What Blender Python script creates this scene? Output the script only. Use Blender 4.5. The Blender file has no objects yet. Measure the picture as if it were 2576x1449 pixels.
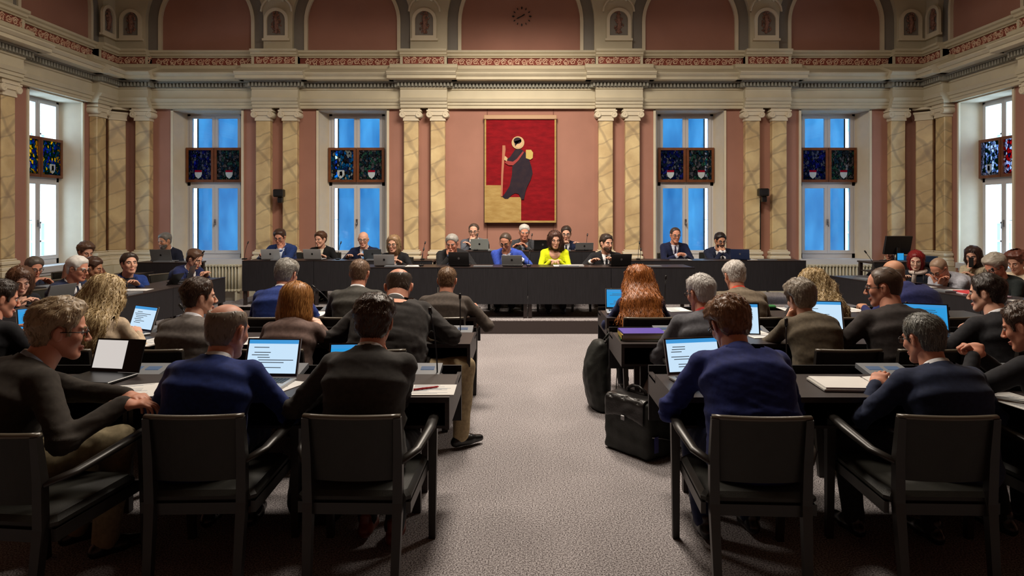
import bpy, bmesh, math, random
import numpy as np
from mathutils import Vector, Matrix, noise as mnoise
random.seed(7); np.random.seed(7)
C = bpy.context.scene.collection
SC = bpy.context.scene
pi = math.pi
H, F, CX, CY = 1.68, 1700.0, 1310.0, 540.0      # eye height, focal length in pixels, vanishing point

def P(px, py, Z):                                # a pixel of the 2576x1449 photograph at distance Z -> world point
    return Vector(((px-CX)/F*Z, Z, H-(py-CY)/F*Z))

# ---------------- camera ----------------
cam = bpy.data.cameras.new('camera'); cam.sensor_width = 36; cam.lens = F/2576*36
cam.shift_x = (1288-CX)/2576; cam.shift_y = (CY-724.5)/2576
cam.clip_start = .05; cam.clip_end = 200
co = bpy.data.objects.new('camera', cam); C.objects.link(co)
co.location = (0, 0, H); co.rotation_euler = (pi/2, 0, 0); SC.camera = co
# ---------------- light ----------------
w = bpy.data.worlds.new('world'); SC.world = w; w.use_nodes = True
bg = w.node_tree.nodes['Background']; bg.inputs[0].default_value = (.60, .82, 1.0, 1); bg.inputs[1].default_value = 9.0
def area(name, loc, size, power, col, rot=(0,0,0), spread=180, shape='DISK'):
    l = bpy.data.lights.new(name, 'AREA'); l.shape = shape; l.size = size; l.energy = power; l.color = col
    l.spread = math.radians(spread)
    o = bpy.data.objects.new(name, l); C.objects.link(o); o.location = loc; o.rotation_euler = rot
    return o
WARM = (1.0, .88, .74)
area('chandelier_light', (-.1, 8.2, 5.6), 1.3, 290, WARM)
area('chandelier_light', (-3.9, 8.0, 5.7), 1.1, 95, WARM)
area('chandelier_light', (3.9, 8.0, 5.7), 1.1, 95, WARM)
area('chandelier_light', (0, 5.4, 5.9), 1.3, 150, WARM)
# downlight washing the wall behind the podium
area('wall_washer_light', (0, 10.0, 5.2), .9, 55, WARM, rot=(math.radians(38), 0, 0), spread=110)
SC.view_settings.view_transform = 'Standard'; SC.view_settings.look = 'None'
SC.view_settings.gamma = 1; SC.view_settings.use_curve_mapping = False
SC.view_settings.exposure = 0.12
SC.cycles.max_bounces = 6; SC.cycles.diffuse_bounces = 3; SC.cycles.transmission_bounces = 4
SC.cycles.caustics_reflective = False; SC.cycles.caustics_refractive = False
SC.cycles.sample_clamp_indirect = 4
SC.cycles.use_denoising = True

# ---------------- materials ----------------
def s2l(c):
    return tuple((v/255/12.92 if v/255 <= .04045 else ((v/255+.055)/1.055)**2.4) for v in c)
MATS = {}
def mat(name, rgb, rough=.6, spec=.5, var=0, vscale=6, bump=0, bscale=60, stretch=(1,1,1), metal=0, rgb2=None, sheen=0, coords='Object', detail=4):
    if name in MATS: return MATS[name]
    m = bpy.data.materials.new(name); m.use_nodes = True; MATS[name] = m
    nt = m.node_tree; b = nt.nodes['Principled BSDF']
    c = (*s2l(rgb), 1)
    b.inputs['Base Color'].default_value = c; b.inputs['Roughness'].default_value = rough
    b.inputs['Specular IOR Level'].default_value = spec; b.inputs['Metallic'].default_value = metal
    if sheen: b.inputs['Sheen Weight'].default_value = sheen
    if var or bump or rgb2:
        tc = nt.nodes.new('ShaderNodeTexCoord'); mp = nt.nodes.new('ShaderNodeMapping'); mp.inputs['Scale'].default_value = stretch
        nt.links.new(tc.outputs[coords], mp.inputs['Vector'])
    if var or rgb2:
        n = nt.nodes.new('ShaderNodeTexNoise'); n.inputs['Scale'].default_value = vscale; n.inputs['Detail'].default_value = detail
        nt.links.new(mp.outputs[0], n.inputs['Vector'])
        r = nt.nodes.new('ShaderNodeValToRGB'); e = r.color_ramp.elements
        e[0].position = .32; e[1].position = .68
        if rgb2: c2 = s2l(rgb2); e[0].color = c; e[1].color = (*c2, 1)
        else:
            e[0].color = tuple(min(1, v*(1-var)) for v in c[:3])+(1,); e[1].color = tuple(min(1, v*(1+var)) for v in c[:3])+(1,)
        nt.links.new(n.outputs['Fac'], r.inputs['Fac']); nt.links.new(r.outputs[0], b.inputs['Base Color'])
    if bump:
        n = nt.nodes.new('ShaderNodeTexNoise'); n.inputs['Scale'].default_value = bscale; n.inputs['Detail'].default_value = 3
        nt.links.new(mp.outputs[0], n.inputs['Vector'])
        bp = nt.nodes.new('ShaderNodeBump'); bp.inputs['Strength'].default_value = bump; bp.inputs['Distance'].default_value = .01
        nt.links.new(n.outputs['Fac'], bp.inputs['Height']); nt.links.new(bp.outputs[0], b.inputs['Normal'])
    return m
def emis(name, rgb, k):
    m = bpy.data.materials.new(name); m.use_nodes = True; b = m.node_tree.nodes['Principled BSDF']
    b.inputs['Base Color'].default_value = (.02,.02,.02,1); b.inputs['Roughness'].default_value = .3
    b.inputs['Emission Color'].default_value = (*s2l(rgb), 1); b.inputs['Emission Strength'].default_value = k
    return m

M_pink = mat('terracotta_plaster', (170,124,108), .85, .2, var=.05, vscale=2.0, bump=.1, bscale=150)
M_cream = mat('cream_stucco', (204,194,168), .7, .3, var=.05, vscale=3, bump=.05, bscale=80)
M_creaml = mat('light_stucco', (224,212,186), .65, .3, var=.04, vscale=4)
M_greyp = mat('grey_painted_stucco', (138,132,124), .7, .3, var=.05, vscale=3)
M_dent = mat('grey_green_stucco', (150,148,136), .7, .3, var=.05, vscale=5)
M_frz = mat('frieze_red_ground', (140,76,64), .8, .2, var=.15, vscale=12)
M_scroll = mat('frieze_ornament_paint', (236,208,180), .7, .3, rgb2=(206,150,126), vscale=16)
M_med = mat('medallion_ornament_paint', (168,126,108), .7, .3, rgb2=(110,78,68), vscale=20)
M_white = mat('white_window_paint', (206,204,204), .45, .5)
M_reveal = mat('pale_reveal_plaster', (216,204,182), .7, .3, var=.03)
M_brownframe = mat('brown_wood_frame', (112,62,30), .4, .5, var=.2, vscale=10)
M_black = mat('black_plastic', (16,16,18), .4, .5)
M_dwood = mat('dark_wenge_wood', (46,37,36), .42, .45, var=.25, vscale=5, stretch=(1,12,12), bump=.06, bscale=30)
M_panel = mat('black_stained_panel', (34,33,37), .5, .4, var=.2, vscale=4, stretch=(14,14,1.0), bump=.05)
M_chair = mat('dark_chair_wood', (38,34,31), .38, .5, var=.2, vscale=6)
M_leather = mat('dark_olive_upholstery', (36,35,30), .5, .4, var=.1, vscale=20, bump=.1, bscale=200)
M_metal = mat('brushed_metal', (150,150,152), .35, .5, metal=.9)
M_darkmetal = mat('dark_metal', (50,50,52), .4, .5, metal=.6)
M_paper = mat('white_paper', (232,230,226), .8, .2, var=.02, vscale=8)

def carpet():
    m = bpy.data.materials.new('speckled_grey_carpet'); m.use_nodes = True; nt = m.node_tree; b = nt.nodes['Principled BSDF']
    tc = nt.nodes.new('ShaderNodeTexCoord')
    n1 = nt.nodes.new('ShaderNodeTexNoise'); n1.inputs['Scale'].default_value = 125; n1.inputs['Detail'].default_value = 5
    n2 = nt.nodes.new('ShaderNodeTexNoise'); n2.inputs['Scale'].default_value = 1.2; n2.inputs['Detail'].default_value = 3
    for n in (n1, n2): nt.links.new(tc.outputs['Object'], n.inputs['Vector'])
    r = nt.nodes.new('ShaderNodeValToRGB'); e = r.color_ramp.elements
    e[0].position = .40; e[0].color = (*s2l((104,96,97)),1); e[1].position = .60; e[1].color = (*s2l((212,205,206)),1)
    nt.links.new(n1.outputs['Fac'], r.inputs['Fac'])
    mx = nt.nodes.new('ShaderNodeMix'); mx.data_type = 'RGBA'; mx.blend_type = 'MULTIPLY'; mx.inputs['Factor'].default_value = .35
    nt.links.new(r.outputs[0], mx.inputs[6]); nt.links.new(n2.outputs['Fac'], mx.inputs[7]); nt.links.new(mx.outputs[2], b.inputs['Base Color'])
    bp = nt.nodes.new('ShaderNodeBump'); bp.inputs['Strength'].default_value = .3; bp.inputs['Distance'].default_value = .003
    nt.links.new(n1.outputs['Fac'], bp.inputs['Height']); nt.links.new(bp.outputs[0], b.inputs['Normal'])
    b.inputs['Roughness'].default_value = .95; b.inputs['Specular IOR Level'].default_value = .1
    return m
def marble():
    m = bpy.data.materials.new('veined_yellow_marble'); m.use_nodes = True; nt = m.node_tree; b = nt.nodes['Principled BSDF']
    tc = nt.nodes.new('ShaderNodeTexCoord'); oi = nt.nodes.new('ShaderNodeObjectInfo')
    add = nt.nodes.new('ShaderNodeVectorMath'); add.operation = 'MULTIPLY_ADD'
    add.inputs[1].default_value = (1,1,1)
    sc = nt.nodes.new('ShaderNodeVectorMath'); sc.operation = 'SCALE'; sc.inputs['Scale'].default_value = 1
    cmb = nt.nodes.new('ShaderNodeCombineXYZ')
    mm = nt.nodes.new('ShaderNodeMath'); mm.operation = 'MULTIPLY'; mm.inputs[1].default_value = 37
    nt.links.new(oi.outputs['Random'], mm.inputs[0])
    for i in range(3): nt.links.new(mm.outputs[0], cmb.inputs[i])
    nt.links.new(tc.outputs['Object'], add.inputs[0]); nt.links.new(cmb.outputs[0], add.inputs[2])
    base = nt.nodes.new('ShaderNodeTexNoise'); base.inputs['Scale'].default_value = 2.6; base.inputs['Detail'].default_value = 5
    nt.links.new(add.outputs[0], base.inputs['Vector'])
    r = nt.nodes.new('ShaderNodeValToRGB'); e = r.color_ramp.elements
    e[0].position = .35; e[0].color = (*s2l((200,172,126)),1); e[1].position = .66; e[1].color = (*s2l((232,208,156)),1)
    nt.links.new(base.outputs['Fac'], r.inputs['Fac'])
    last = r.outputs[0]
    for k, (rx, sc_, th) in enumerate(((.75, 1.0, .035), (-.85, 1.25, .028), (.35, 2.1, .02))):
        mp = nt.nodes.new('ShaderNodeMapping'); mp.inputs['Rotation'].default_value = (rx, rx*.9, rx); mp.inputs['Location'].default_value = (k*3.1, k*1.7, k)
        nt.links.new(add.outputs[0], mp.inputs['Vector'])
        wv = nt.nodes.new('ShaderNodeTexWave'); wv.bands_direction = 'Z'; wv.inputs['Scale'].default_value = sc_*.55
        wv.inputs['Distortion'].default_value = 2.6; wv.inputs['Detail'].default_value = 3; wv.inputs['Detail Scale'].default_value = 1.6
        nt.links.new(mp.outputs[0], wv.inputs['Vector'])
        rr = nt.nodes.new('ShaderNodeValToRGB'); q = rr.color_ramp.elements
        q[0].position = 0; q[0].color = (.45,.45,.45,1); q[1].position = th*2.0; q[1].color = (0,0,0,1)
        nt.links.new(wv.outputs['Fac'], rr.inputs['Fac'])
        mx = nt.nodes.new('ShaderNodeMix'); mx.data_type = 'RGBA'
        nt.links.new(rr.outputs[0], mx.inputs['Factor']); nt.links.new(last, mx.inputs[6]); mx.inputs[7].default_value = (*s2l((140,120,98)),1)
        last = mx.outputs[2]
    nt.links.new(last, b.inputs['Base Color']); b.inputs['Roughness'].default_value = .38
    return m
M_carpet = carpet(); M_marble = marble()
def glassmat(name, tint=(1,1,1), gloss=.06):
    m = bpy.data.materials.new(name); m.use_nodes = True; nt = m.node_tree; nt.nodes.remove(nt.nodes['Principled BSDF'])
    t = nt.nodes.new('ShaderNodeBsdfTransparent'); t.inputs[0].default_value = (*tint,1)
    g = nt.nodes.new('ShaderNodeBsdfGlossy'); g.inputs['Roughness'].default_value = .03
    mx = nt.nodes.new('ShaderNodeMixShader'); mx.inputs[0].default_value = gloss
    nt.links.new(t.outputs[0], mx.inputs[1]); nt.links.new(g.outputs[0], mx.inputs[2]); nt.links.new(mx.outputs[0], nt.nodes['Material Output'].inputs[0])
    return m
M_glass = glassmat('window_glass', (.93,.96,1))
def screenmat():            # blue translucent outer sun screen, lit by the sky behind it
    m = bpy.data.materials.new('blue_sun_screen'); m.use_nodes = True; nt = m.node_tree; nt.nodes.remove(nt.nodes['Principled BSDF'])
    tc = nt.nodes.new('ShaderNodeTexCoord'); mp = nt.nodes.new('ShaderNodeMapping'); mp.inputs['Scale'].default_value = (2.2, 2.2, .7)
    n = nt.nodes.new('ShaderNodeTexNoise'); n.inputs['Scale'].default_value = 1.3; n.inputs['Detail'].default_value = 4
    nt.links.new(tc.outputs['Object'], mp.inputs[0]); nt.links.new(mp.outputs[0], n.inputs['Vector'])
    r = nt.nodes.new('ShaderNodeValToRGB'); e = r.color_ramp.elements
    e[0].position = .3; e[0].color = (.085,.200,.30,1); e[1].position = .7; e[1].color = (.165,.325,.42,1)
    nt.links.new(n.outputs['Fac'], r.inputs['Fac'])
    t = nt.nodes.new('ShaderNodeBsdfTranslucent'); d = nt.nodes.new('ShaderNodeBsdfDiffuse'); a = nt.nodes.new('ShaderNodeAddShader')
    d.inputs[0].default_value = (.05,.09,.14,1)
    nt.links.new(r.outputs[0], t.inputs[0]); nt.links.new(t.outputs[0], a.inputs[0]); nt.links.new(d.outputs[0], a.inputs[1])
    nt.links.new(a.outputs[0], nt.nodes['Material Output'].inputs[0]); return m
M_screen = screenmat()

# ---------------- mesh builder ----------------
class MB:
    def __init__(s): s.v = []; s.f = []; s.m = []; s.sm = []
    def add(s, vs, fs, mi=0, smooth=False):
        o = len(s.v); s.v += [tuple(v) for v in vs]; s.f += [tuple(o+i for i in f) for f in fs]
        s.m += [mi]*len(fs); s.sm += [smooth]*len(fs); return s
    def box(s, x0, x1, y0, y1, z0, z1, mi=0, M=None):
        v = [Vector(p) for p in ((x0,y0,z0),(x1,y0,z0),(x1,y1,z0),(x0,y1,z0),(x0,y0,z1),(x1,y0,z1),(x1,y1,z1),(x0,y1,z1))]
        if M is not None: v = [M @ p for p in v]
        return s.add(v, [(3,2,1,0),(4,5,6,7),(0,1,5,4),(1,2,6,5),(2,3,7,6),(3,0,4,7)], mi)
    def cbox(s, c, d, mi=0, M=None, bev=0):
        x,y,z = c; a,b,h = d[0]/2, d[1]/2, d[2]/2
        if not bev: return s.box(x-a,x+a,y-b,y+b,z-h,z+h,mi,M)
        e = bev; ring = [(-a+e,-b),(a-e,-b),(a,-b+e),(a,b-e),(a-e,b),(-a+e,b),(-a,b-e),(-a,-b+e)]
        vs = []
        for zz, k in ((-h, e),(-h+e, 0),(h-e, 0),(h, e)):
            for (p,q) in ring: vs.append((x+p*(1-k/a), y+q*(1-k/b), z+zz))
        vs = [Vector(v) for v in vs]
        if M is not None: vs = [M @ v for v in vs]
        fs = [tuple(range(7,-1,-1)), tuple(range(24,32))]
        for r in range(3):
            for i in range(8): j=(i+1)%8; fs.append((r*8+i, r*8+j, (r+1)*8+j, (r+1)*8+i))
        return s.add(vs, fs, mi)
    def tube(s, pts, r, n=8, mi=0, caps=True, flat=1.0, up=None, smooth=True):
        pts = [Vector(p) for p in pts]; rs = r if isinstance(r,(list,tuple)) else [r]*len(pts)
        vs = []; u = None
        for i,p in enumerate(pts):
            t = (pts[min(i+1,len(pts)-1)] - pts[max(i-1,0)]).normalized()
            if u is None:
                u = Vector(up) if up else (Vector((0,0,1)) if abs(t.z)<.9 else Vector((1,0,0)))
            u = (u - t*u.dot(t)).normalized(); w_ = t.cross(u)
            for k in range(n):
                a = 2*pi*k/n + (pi/4 if n==4 else 0); vs.append(p + u*math.cos(a)*rs[i]*flat + w_*math.sin(a)*rs[i])
        fs = []
        for i in range(len(pts)-1):
            for k in range(n): j=(k+1)%n; fs.append((i*n+k, i*n+j, (i+1)*n+j, (i+1)*n+k))
        if caps: fs += [tuple(range(n-1,-1,-1)), tuple(range((len(pts)-1)*n, len(pts)*n))]
        return s.add(vs, fs, mi, smooth and n>4)
    def lathe(s, prof, c=(0,0,0), n=16, mi=0, M=None, sq=(1,1)):
        vs = []
        for (r,z) in prof:
            for k in range(n): a=2*pi*k/n; vs.append(Vector((c[0]+r*sq[0]*math.cos(a), c[1]+r*sq[1]*math.sin(a), c[2]+z)))
        if M is not None: vs = [M @ v for v in vs]
        fs = []
        for i in range(len(prof)-1):
            for k in range(n): j=(k+1)%n; fs.append((i*n+k,i*n+j,(i+1)*n+j,(i+1)*n+k))
        fs += [tuple(range(n-1,-1,-1)), tuple(range((len(prof)-1)*n, len(prof)*n))]
        return s.add(vs, fs, mi, True)
    def prism(s, poly, d0, d1, fn, mi=0, caps=True):     # poly of 2D points, fn(p, q, d) -> 3D
        n = len(poly); vs = [fn(p,q,d0) for p,q in poly] + [fn(p,q,d1) for p,q in poly]
        fs = [(i,(i+1)%n,n+(i+1)%n,n+i) for i in range(n)]
        if caps: fs += [tuple(range(n-1,-1,-1)), tuple(range(n,2*n))]
        return s.add(vs, fs, mi)
    def quadstrip(s, A, B, mi=0):
        n=len(A); return s.add(list(A)+list(B), [(i,i+1,n+i+1,n+i) for i in range(n-1)], mi)
    def build(s, name, mats, parent=None, fn=None, loc=None, recalc=True):
        if fn: s.v = [tuple(fn(*v)) for v in s.v]
        me = bpy.data.meshes.new(name); me.from_pydata(s.v, [], s.f)
        if not isinstance(mats,(list,tuple)): mats = [mats]
        for m_ in mats: me.materials.append(m_)
        me.polygons.foreach_set('material_index', s.m); me.polygons.foreach_set('use_smooth', s.sm)
        if recalc:
            b = bmesh.new(); b.from_mesh(me); bmesh.ops.recalc_face_normals(b, faces=b.faces); b.to_mesh(me); b.free()
        me.update()
        o = bpy.data.objects.new(name, me); C.objects.link(o)
        if parent: o.parent = parent
        if loc: o.location = loc
        return o
def empty(name, loc=(0,0,0), rz=0):
    o = bpy.data.objects.new(name, None); o.empty_display_size = .1; C.objects.link(o); o.location = loc; o.rotation_euler = (0,0,rz); return o
def tag(o, label=None, cat=None, group=None, kind=None):
    if label: o['label'] = label
    if cat: o['category'] = cat
    if group: o['group'] = group
    if kind: o['kind'] = kind
    return o
def copy_tree(o, parent=None, loc=None, rz=None):
    c = o.copy(); C.objects.link(c); c.parent = parent
    if parent is None:
        if loc is not None: c.location = loc
        if rz is not None: c.rotation_euler = (0,0,rz)
    for ch in list(o.children): copy_tree(ch, c)
    return c

# ---------------- the room ----------------
YB, XS, YF, ZC = 13.25, 8.0, -4.0, 7.7
WALL = {   # wall-local (s along, d into the room, z) -> world
    'back': lambda s,d,z: (s, YB-d, z), 'left': lambda s,d,z: (-XS+d, s, z), 'right': lambda s,d,z: (XS-d, s, z)}
RANGE = {'back': (-XS, XS), 'left': (YF, YB), 'right': (YF, YB)}
WINS = {'back': (-6.14, -3.29, 3.31, 6.16), 'left': (11.64,), 'right': (11.64,)}
WW, WZ0, WZ1, WD, WI = .69, .78, 3.72, .34, .56      # half width at the wall, sill, head, recess, half width at the glass
MB().box(-XS-.6, XS+.6, YF-.3, YB+.6, -.2, 0).build('floor', M_carpet)['kind'] = 'structure'
MB().box(-XS-.6, XS+.6, YF-.3, YB+.6, ZC, ZC+.2).build('ceiling', M_creaml)['kind'] = 'structure'
MB().box(-XS-.6, XS+.6, YF-.3, YF, 0, ZC).build('wall_front', M_pink)['kind'] = 'structure'
for wn in ('back','left','right'):
    m = MB(); s0, s1 = RANGE[wn]; cs = WINS[wn]
    if wn == 'back': s0, s1 = s0-.6, s1+.6
    for (dep0, dep1, hw) in ((-.05, 0, WW), (-.6, -WD-.02, WI)):
        edges = [s0] + [v for c in cs for v in (c-hw, c+hw)] + [s1]
        for i in range(0, len(edges), 2): m.box(edges[i], edges[i+1], dep0, dep1, 0, ZC, 0 if dep1 == 0 else 1)
        for c in cs:
            m.box(c-hw, c+hw, dep0, dep1, 0, WZ0, 1); m.box(c-hw, c+hw, dep0, dep1, WZ1, ZC, 0 if dep1 == 0 else 1)
    m.build('wall_'+wn, [M_pink, M_reveal], fn=WALL[wn])['kind'] = 'structure'

def spandrel(wn, arches, s0, s1, zb, d0, d1, name):
    """plate with arched openings: arches = (centre, radius, zc)"""
    m = MB(); xs = set([s0, s1])
    for c, r, zc in arches:
        for k in range(25): xs.add(round(c - r*math.cos(pi*k/24), 4))
    xs = sorted(x for x in xs if s0 <= x <= s1)
    def low(x, mid):
        for c, r, zc in arches:
            if abs(mid-c) < r: return zc + math.sqrt(max(0, r*r-(x-c)**2)), True
        return zb, False
    for a, b in zip(xs[:-1], xs[1:]):
        if b-a < 1e-5: continue
        mid = (a+b)/2; za, _ = low(a, mid); zb_, _ = low(b, mid)
        vs = [(a,d0,za),(b,d0,zb_),(b,d0,ZC),(a,d0,ZC),(a,d1,za),(b,d1,zb_),(b,d1,ZC),(a,d1,ZC)]
        fs = [(4,5,6,7),(0,1,5,4)]
        m.add(vs, fs)
    for c, r, zc in arches:       # straight jambs below the springing
        for sx in (-1, 1):
            x = c+sx*r; m.add([(x,d0,zb),(x,d1,zb),(x,d1,zc),(x,d0,zc)], [(0,1,2,3)])
    # piers beside the arches below springing are covered by low(); add faces from zb up to springing outside arches
    o = m.build(name, [M_cream], fn=WALL[wn], recalc=False); o['kind'] = 'structure'; return o
def archring(wn, c, zc, r0, r1, zb, d0, d1, mname, material):
    m = MB(); path = [(c-1, zb, -1)]
    pts0 = [(c-r0, zb)] + [(c-r0*math.cos(pi*k/28), zc+r0*math.sin(pi*k/28)) for k in range(29)] + [(c+r0, zb)]
    pts1 = [(c-r1, zb)] + [(c-r1*math.cos(pi*k/28), zc+r1*math.sin(pi*k/28)) for k in range(29)] + [(c+r1, zb)]
    for a, b, e, f in zip(pts0[:-1], pts0[1:], pts1[:-1], pts1[1:]):
        m.add([(a[0],d0,a[1]),(b[0],d0,b[1]),(f[0],d0,f[1]),(e[0],d0,e[1]),(a[0],d1,a[1]),(b[0],d1,b[1]),(f[0],d1,f[1]),(e[0],d1,e[1])],
              [(4,5,6,7),(0,1,5,4),(3,2,6,7)])
    o = m.build(mname, material, fn=WALL[wn]); o['kind'] = 'structure'; return o
ZSP, ZL = 5.45, 4.80
ARCH = {'back': [(0.0,1.16)] + [(c,.875) for c in WINS['back']],
        'left': [(c,.875) for c in (11.62, 8.79, 5.2, 2.35)], 'right': [(c,.875) for c in (11.62, 8.79, 5.2, 2.35)]}
tn = 1
for wn in ('back','left','right'):
    s0, s1 = RANGE[wn]
    spandrel(wn, [(c, r+.27, ZSP) for c, r in ARCH[wn]], s0, s1, ZL, 0, .13, 'trim_%d' % tn); tn += 1
    for c, r in ARCH[wn]:
        archring(wn, c, ZSP, r, r+.065, ZL, .0, .06, 'trim_%d' % tn, M_creaml); tn += 1
        archring(wn, c, ZSP, r+.065, r+.285, ZL, .0, .03, 'trim_%d' % tn, M_greyp); tn += 1

# entablature: profile (d, z) swept along the wall, stepping forward above the columns
PROF_A = [(-.02,3.745),(.10,3.745),(.10,3.80),(.125,3.81),(.125,3.86),(.15,3.865),(.175,3.925),(.12,3.93),(.12,4.09),(.15,4.10),(.15,4.13),(-.02,4.13)]
PROF_D = [(-.02,4.13),(.17,4.13),(.17,4.215),(.26,4.225),(.26,4.245),(-.02,4.245)]
PROF_C = [(-.02,4.245),(.40,4.245),(.42,4.25),(.42,4.305),(.44,4.31),(.48,4.35),(.48,4.37),(.17,4.50),(.15,4.51),(.15,4.565),(.13,4.575),(.13,4.58),(-.02,4.58)]
PROF_L = [(-.02,4.72),(.15,4.72),(.15,4.735),(.19,4.75),(.19,4.79),(.23,4.81),(.23,4.85),(-.02,4.86)]
RESS = {'back': [(-8,-7.17),(-5.18,-4.29),(-2.32,-1.42),(1.44,2.35),(4.32,5.2),(7.15,8)],
        'left': [(12.42,13.25),(9.66,10.54),(6.8,7.2)], 'right': [(12.42,13.25),(9.66,10.54),(6.8,7.2)]}
for wn in ('back','left','right'):
    s0, s1 = RANGE[wn]; ent = empty('entablature_'+wn); ent['kind'] = 'structure'
    a, d, c, l, f = MB(), MB(), MB(), MB(), MB()
    def run(m, prof, p0, p1, off, ext=0):
        m.prism([(q+(off if q > 0 else 0), z) for q, z in prof], p0-ext, p1+ext, lambda q, z, s: (s, q, z))
    for m, prof, e in ((a,PROF_A,0),(d,PROF_D,0),(c,PROF_C,.0),(l,PROF_L,0)):
        run(m, prof, s0, s1, 0)
        for r0, r1 in RESS[wn]:
            ext = .10 if prof is PROF_D else (.20 if prof is PROF_C else 0)
            run(m, prof, r0, r1, .13, ext)
    f.box(s0, s1, -.02, .115, 4.57, 4.73)
    for r0, r1 in RESS[wn]: f.box(r0, r1, -.02, .245, 4.57, 4.73)
    a.build('architrave', M_cream, ent, fn=WALL[wn]); d.build('bed_moulding', M_dent, ent, fn=WALL[wn])
    c.build('cornice', M_cream, ent, fn=WALL[wn]); l.build('ledge', M_cream, ent, fn=WALL[wn]); f.build('frieze_ground', M_frz, ent, fn=WALL[wn])
    # dentils, thousands of tiny blocks in one part
    dm = MB(); x = (s0 if wn == 'back' else 6.5)
    while x < s1:
        off = .13 if any(r0-.1 <= x <= r1+.1 for r0, r1 in RESS[wn]) else 0
        dm.box(x, x+.036, .165+off, .225+off, 4.14, 4.212); x += .068
    dm.build('dentil_course', M_dent, ent, fn=WALL[wn])['kind'] = 'stuff'
    # raised scroll ornament on the frieze
    sm = MB(); x = (s0 if wn == 'back' else 6.5)+.1; k = 0
    while x < s1-.05:
        off = .245 if any(r0 <= x <= r1 for r0, r1 in RESS[wn]) else .115
        near = any(abs(x-e) < .05 for r in RESS[wn] for e in r)
        if near:
            x += .05; continue
        up = 1 if k % 2 else -1; pts = []
        for i in range(9):
            t = i/8; a_ = up*(t*1.55*2*pi)+.4; rr = .066*(1-.78*t)
            pts.append((x+.06+rr*math.cos(a_), off+.006, 4.648+rr*math.sin(a_)))
        sm.tube(pts, [.013]*4+[.012]*4+[.018], n=4)
        for j in range(4):
            a_ = random.uniform(0, 2*pi); cx_, cz_ = x+.07+random.uniform(-.05,.05), 4.648+random.choice((-1,1))*random.uniform(.035,.06)
            dx, dz = .024*math.cos(a_), .018*math.sin(a_)
            sm.tube([(cx_-dx,off+.004,cz_-dz),(cx_,off+.010,cz_),(cx_+dx,off+.004,cz_+dz)], [.004,.012,.003], n=4)
        x += .135; k += 1
    sm.build('scroll_ornament', M_scroll, ent, fn=WALL[wn])['kind'] = 'stuff'
    # plain cream dividers at the ends of the forward steps
    for r0, r1 in RESS[wn]:
        dv = MB()
        for e in (r0, r1-.05): dv.box(e, e+.05, .0, .262, 4.575, 4.725)
        dv.build('frieze_divider', M_cream, ent, fn=WALL[wn])

# medallions between the arches
def medallion(wn, s, label):
    t = tag(empty('medallion', WALL[wn](s, .13, 5.09)), label, 'medallion', 'niche medallions between the lunettes')
    if wn != 'back': t.rotation_euler = (0,0,pi/2 if wn == 'right' else -pi/2)
    # local frame: x along the wall, -y into the room
    t.rotation_euler = (0,0,{'back':0,'left':pi/2,'right':-pi/2}[wn])
    w2, hz = (.235, .36) if wn == 'back' and abs(s) < 7 else (.21, .36)
    def arch(r, zb, n=16): return [(-r, zb)] + [(-r*math.cos(pi*k/n), hz+r*math.sin(pi*k/n)) for k in range(n+1)] + [(r, zb)]
    fr = MB(); A = arch(w2, 0); B = arch(w2-.06, .06); n = len(A)
    for pa, pb, y0, y1 in ((A, B, 0, -.05),):
        vs = [(x,0,z) for x,z in A]+[(x,-.05,z) for x,z in A]+[(x,-.05,z) for x,z in B]+[(x,0,z) for x,z in B]
        fs = []
        for i in range(n):
            j = (i+1)%n; fs += [(i,j,n+j,n+i),(n+i,n+j,2*n+j,2*n+i),(2*n+i,2*n+j,3*n+j,3*n+i)]
        fr.add(vs, fs)
    fr.box(-w2-.03, w2+.03, -.06, 0, -.04, .0)
    fr.build('frame', M_creaml, t)
    g = MB(); g.prism(B, -.004, -.012, lambda x,z,d: (x,d,z)); g.build('recessed_field', M_greyp, t)
    o = MB(); rnd = random.Random(int(abs(s)*100)+len(wn))
    for k in range(46):
        z = .12+.42*k/46; x = rnd.uniform(-1,1)*(.085 if .15 < z < .42 else .06); a_ = rnd.uniform(0,pi)
        dx, dz = .028*math.cos(a_), .028*math.sin(a_)
        o.tube([(x-dx,-.014,z-dz),(x,-.03,z),(x+dx,-.014,z+dz)], [.006,.017,.005], n=5)
    o.tube([(0,-.014,.1),(0,-.03,.2),(.015,-.034,.3),(-.01,-.034,.4),(0,-.03,.47)], [.02,.035,.045,.035,.02], n=6)
    o.build('relief_ornament', M_med, t); return t
for s, l in ((-4.74,'arched foliage medallion on the pier left of the second lunette'),(-1.87,'arched foliage medallion just left of the wall clock lunette'),
             (1.9,'arched foliage medallion just right of the wall clock lunette'),(4.76,'arched foliage medallion on the pier right of the fourth lunette'),
             (-7.56,'dim corner medallion on the back wall, left corner'),(7.56,'dim corner medallion on the back wall, right corner')):
    medallion('back', s, l)
medallion('left', 12.86, 'narrow medallion on the left side wall by the corner'); medallion('right', 12.86, 'narrow medallion on the right side wall by the corner')
# curved vault ribs rising from the piers
for s in (-4.74, -1.87, 1.9, 4.76):
    m = MB(); w_ = .34
    for sx in (-1, 1):
        m.tube([(s+sx*.13, .15, 5.82), (s+sx*.2, .2, 6.1), (s+sx*.32, .3, 6.45), (s+sx*.48, .5, 6.9), (s+sx*.6,.9,7.4)], .03, n=6)
    m.tube([(s-.30,.14,5.62)] + [(s-.30*math.cos(pi*k/10), .14, 5.62+.30*math.sin(pi*k/10)) for k in range(11)], .022, n=6)
    m.build('trim_%d' % tn, M_creaml, fn=WALL['back'])['kind'] = 'structure'; tn += 1

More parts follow.
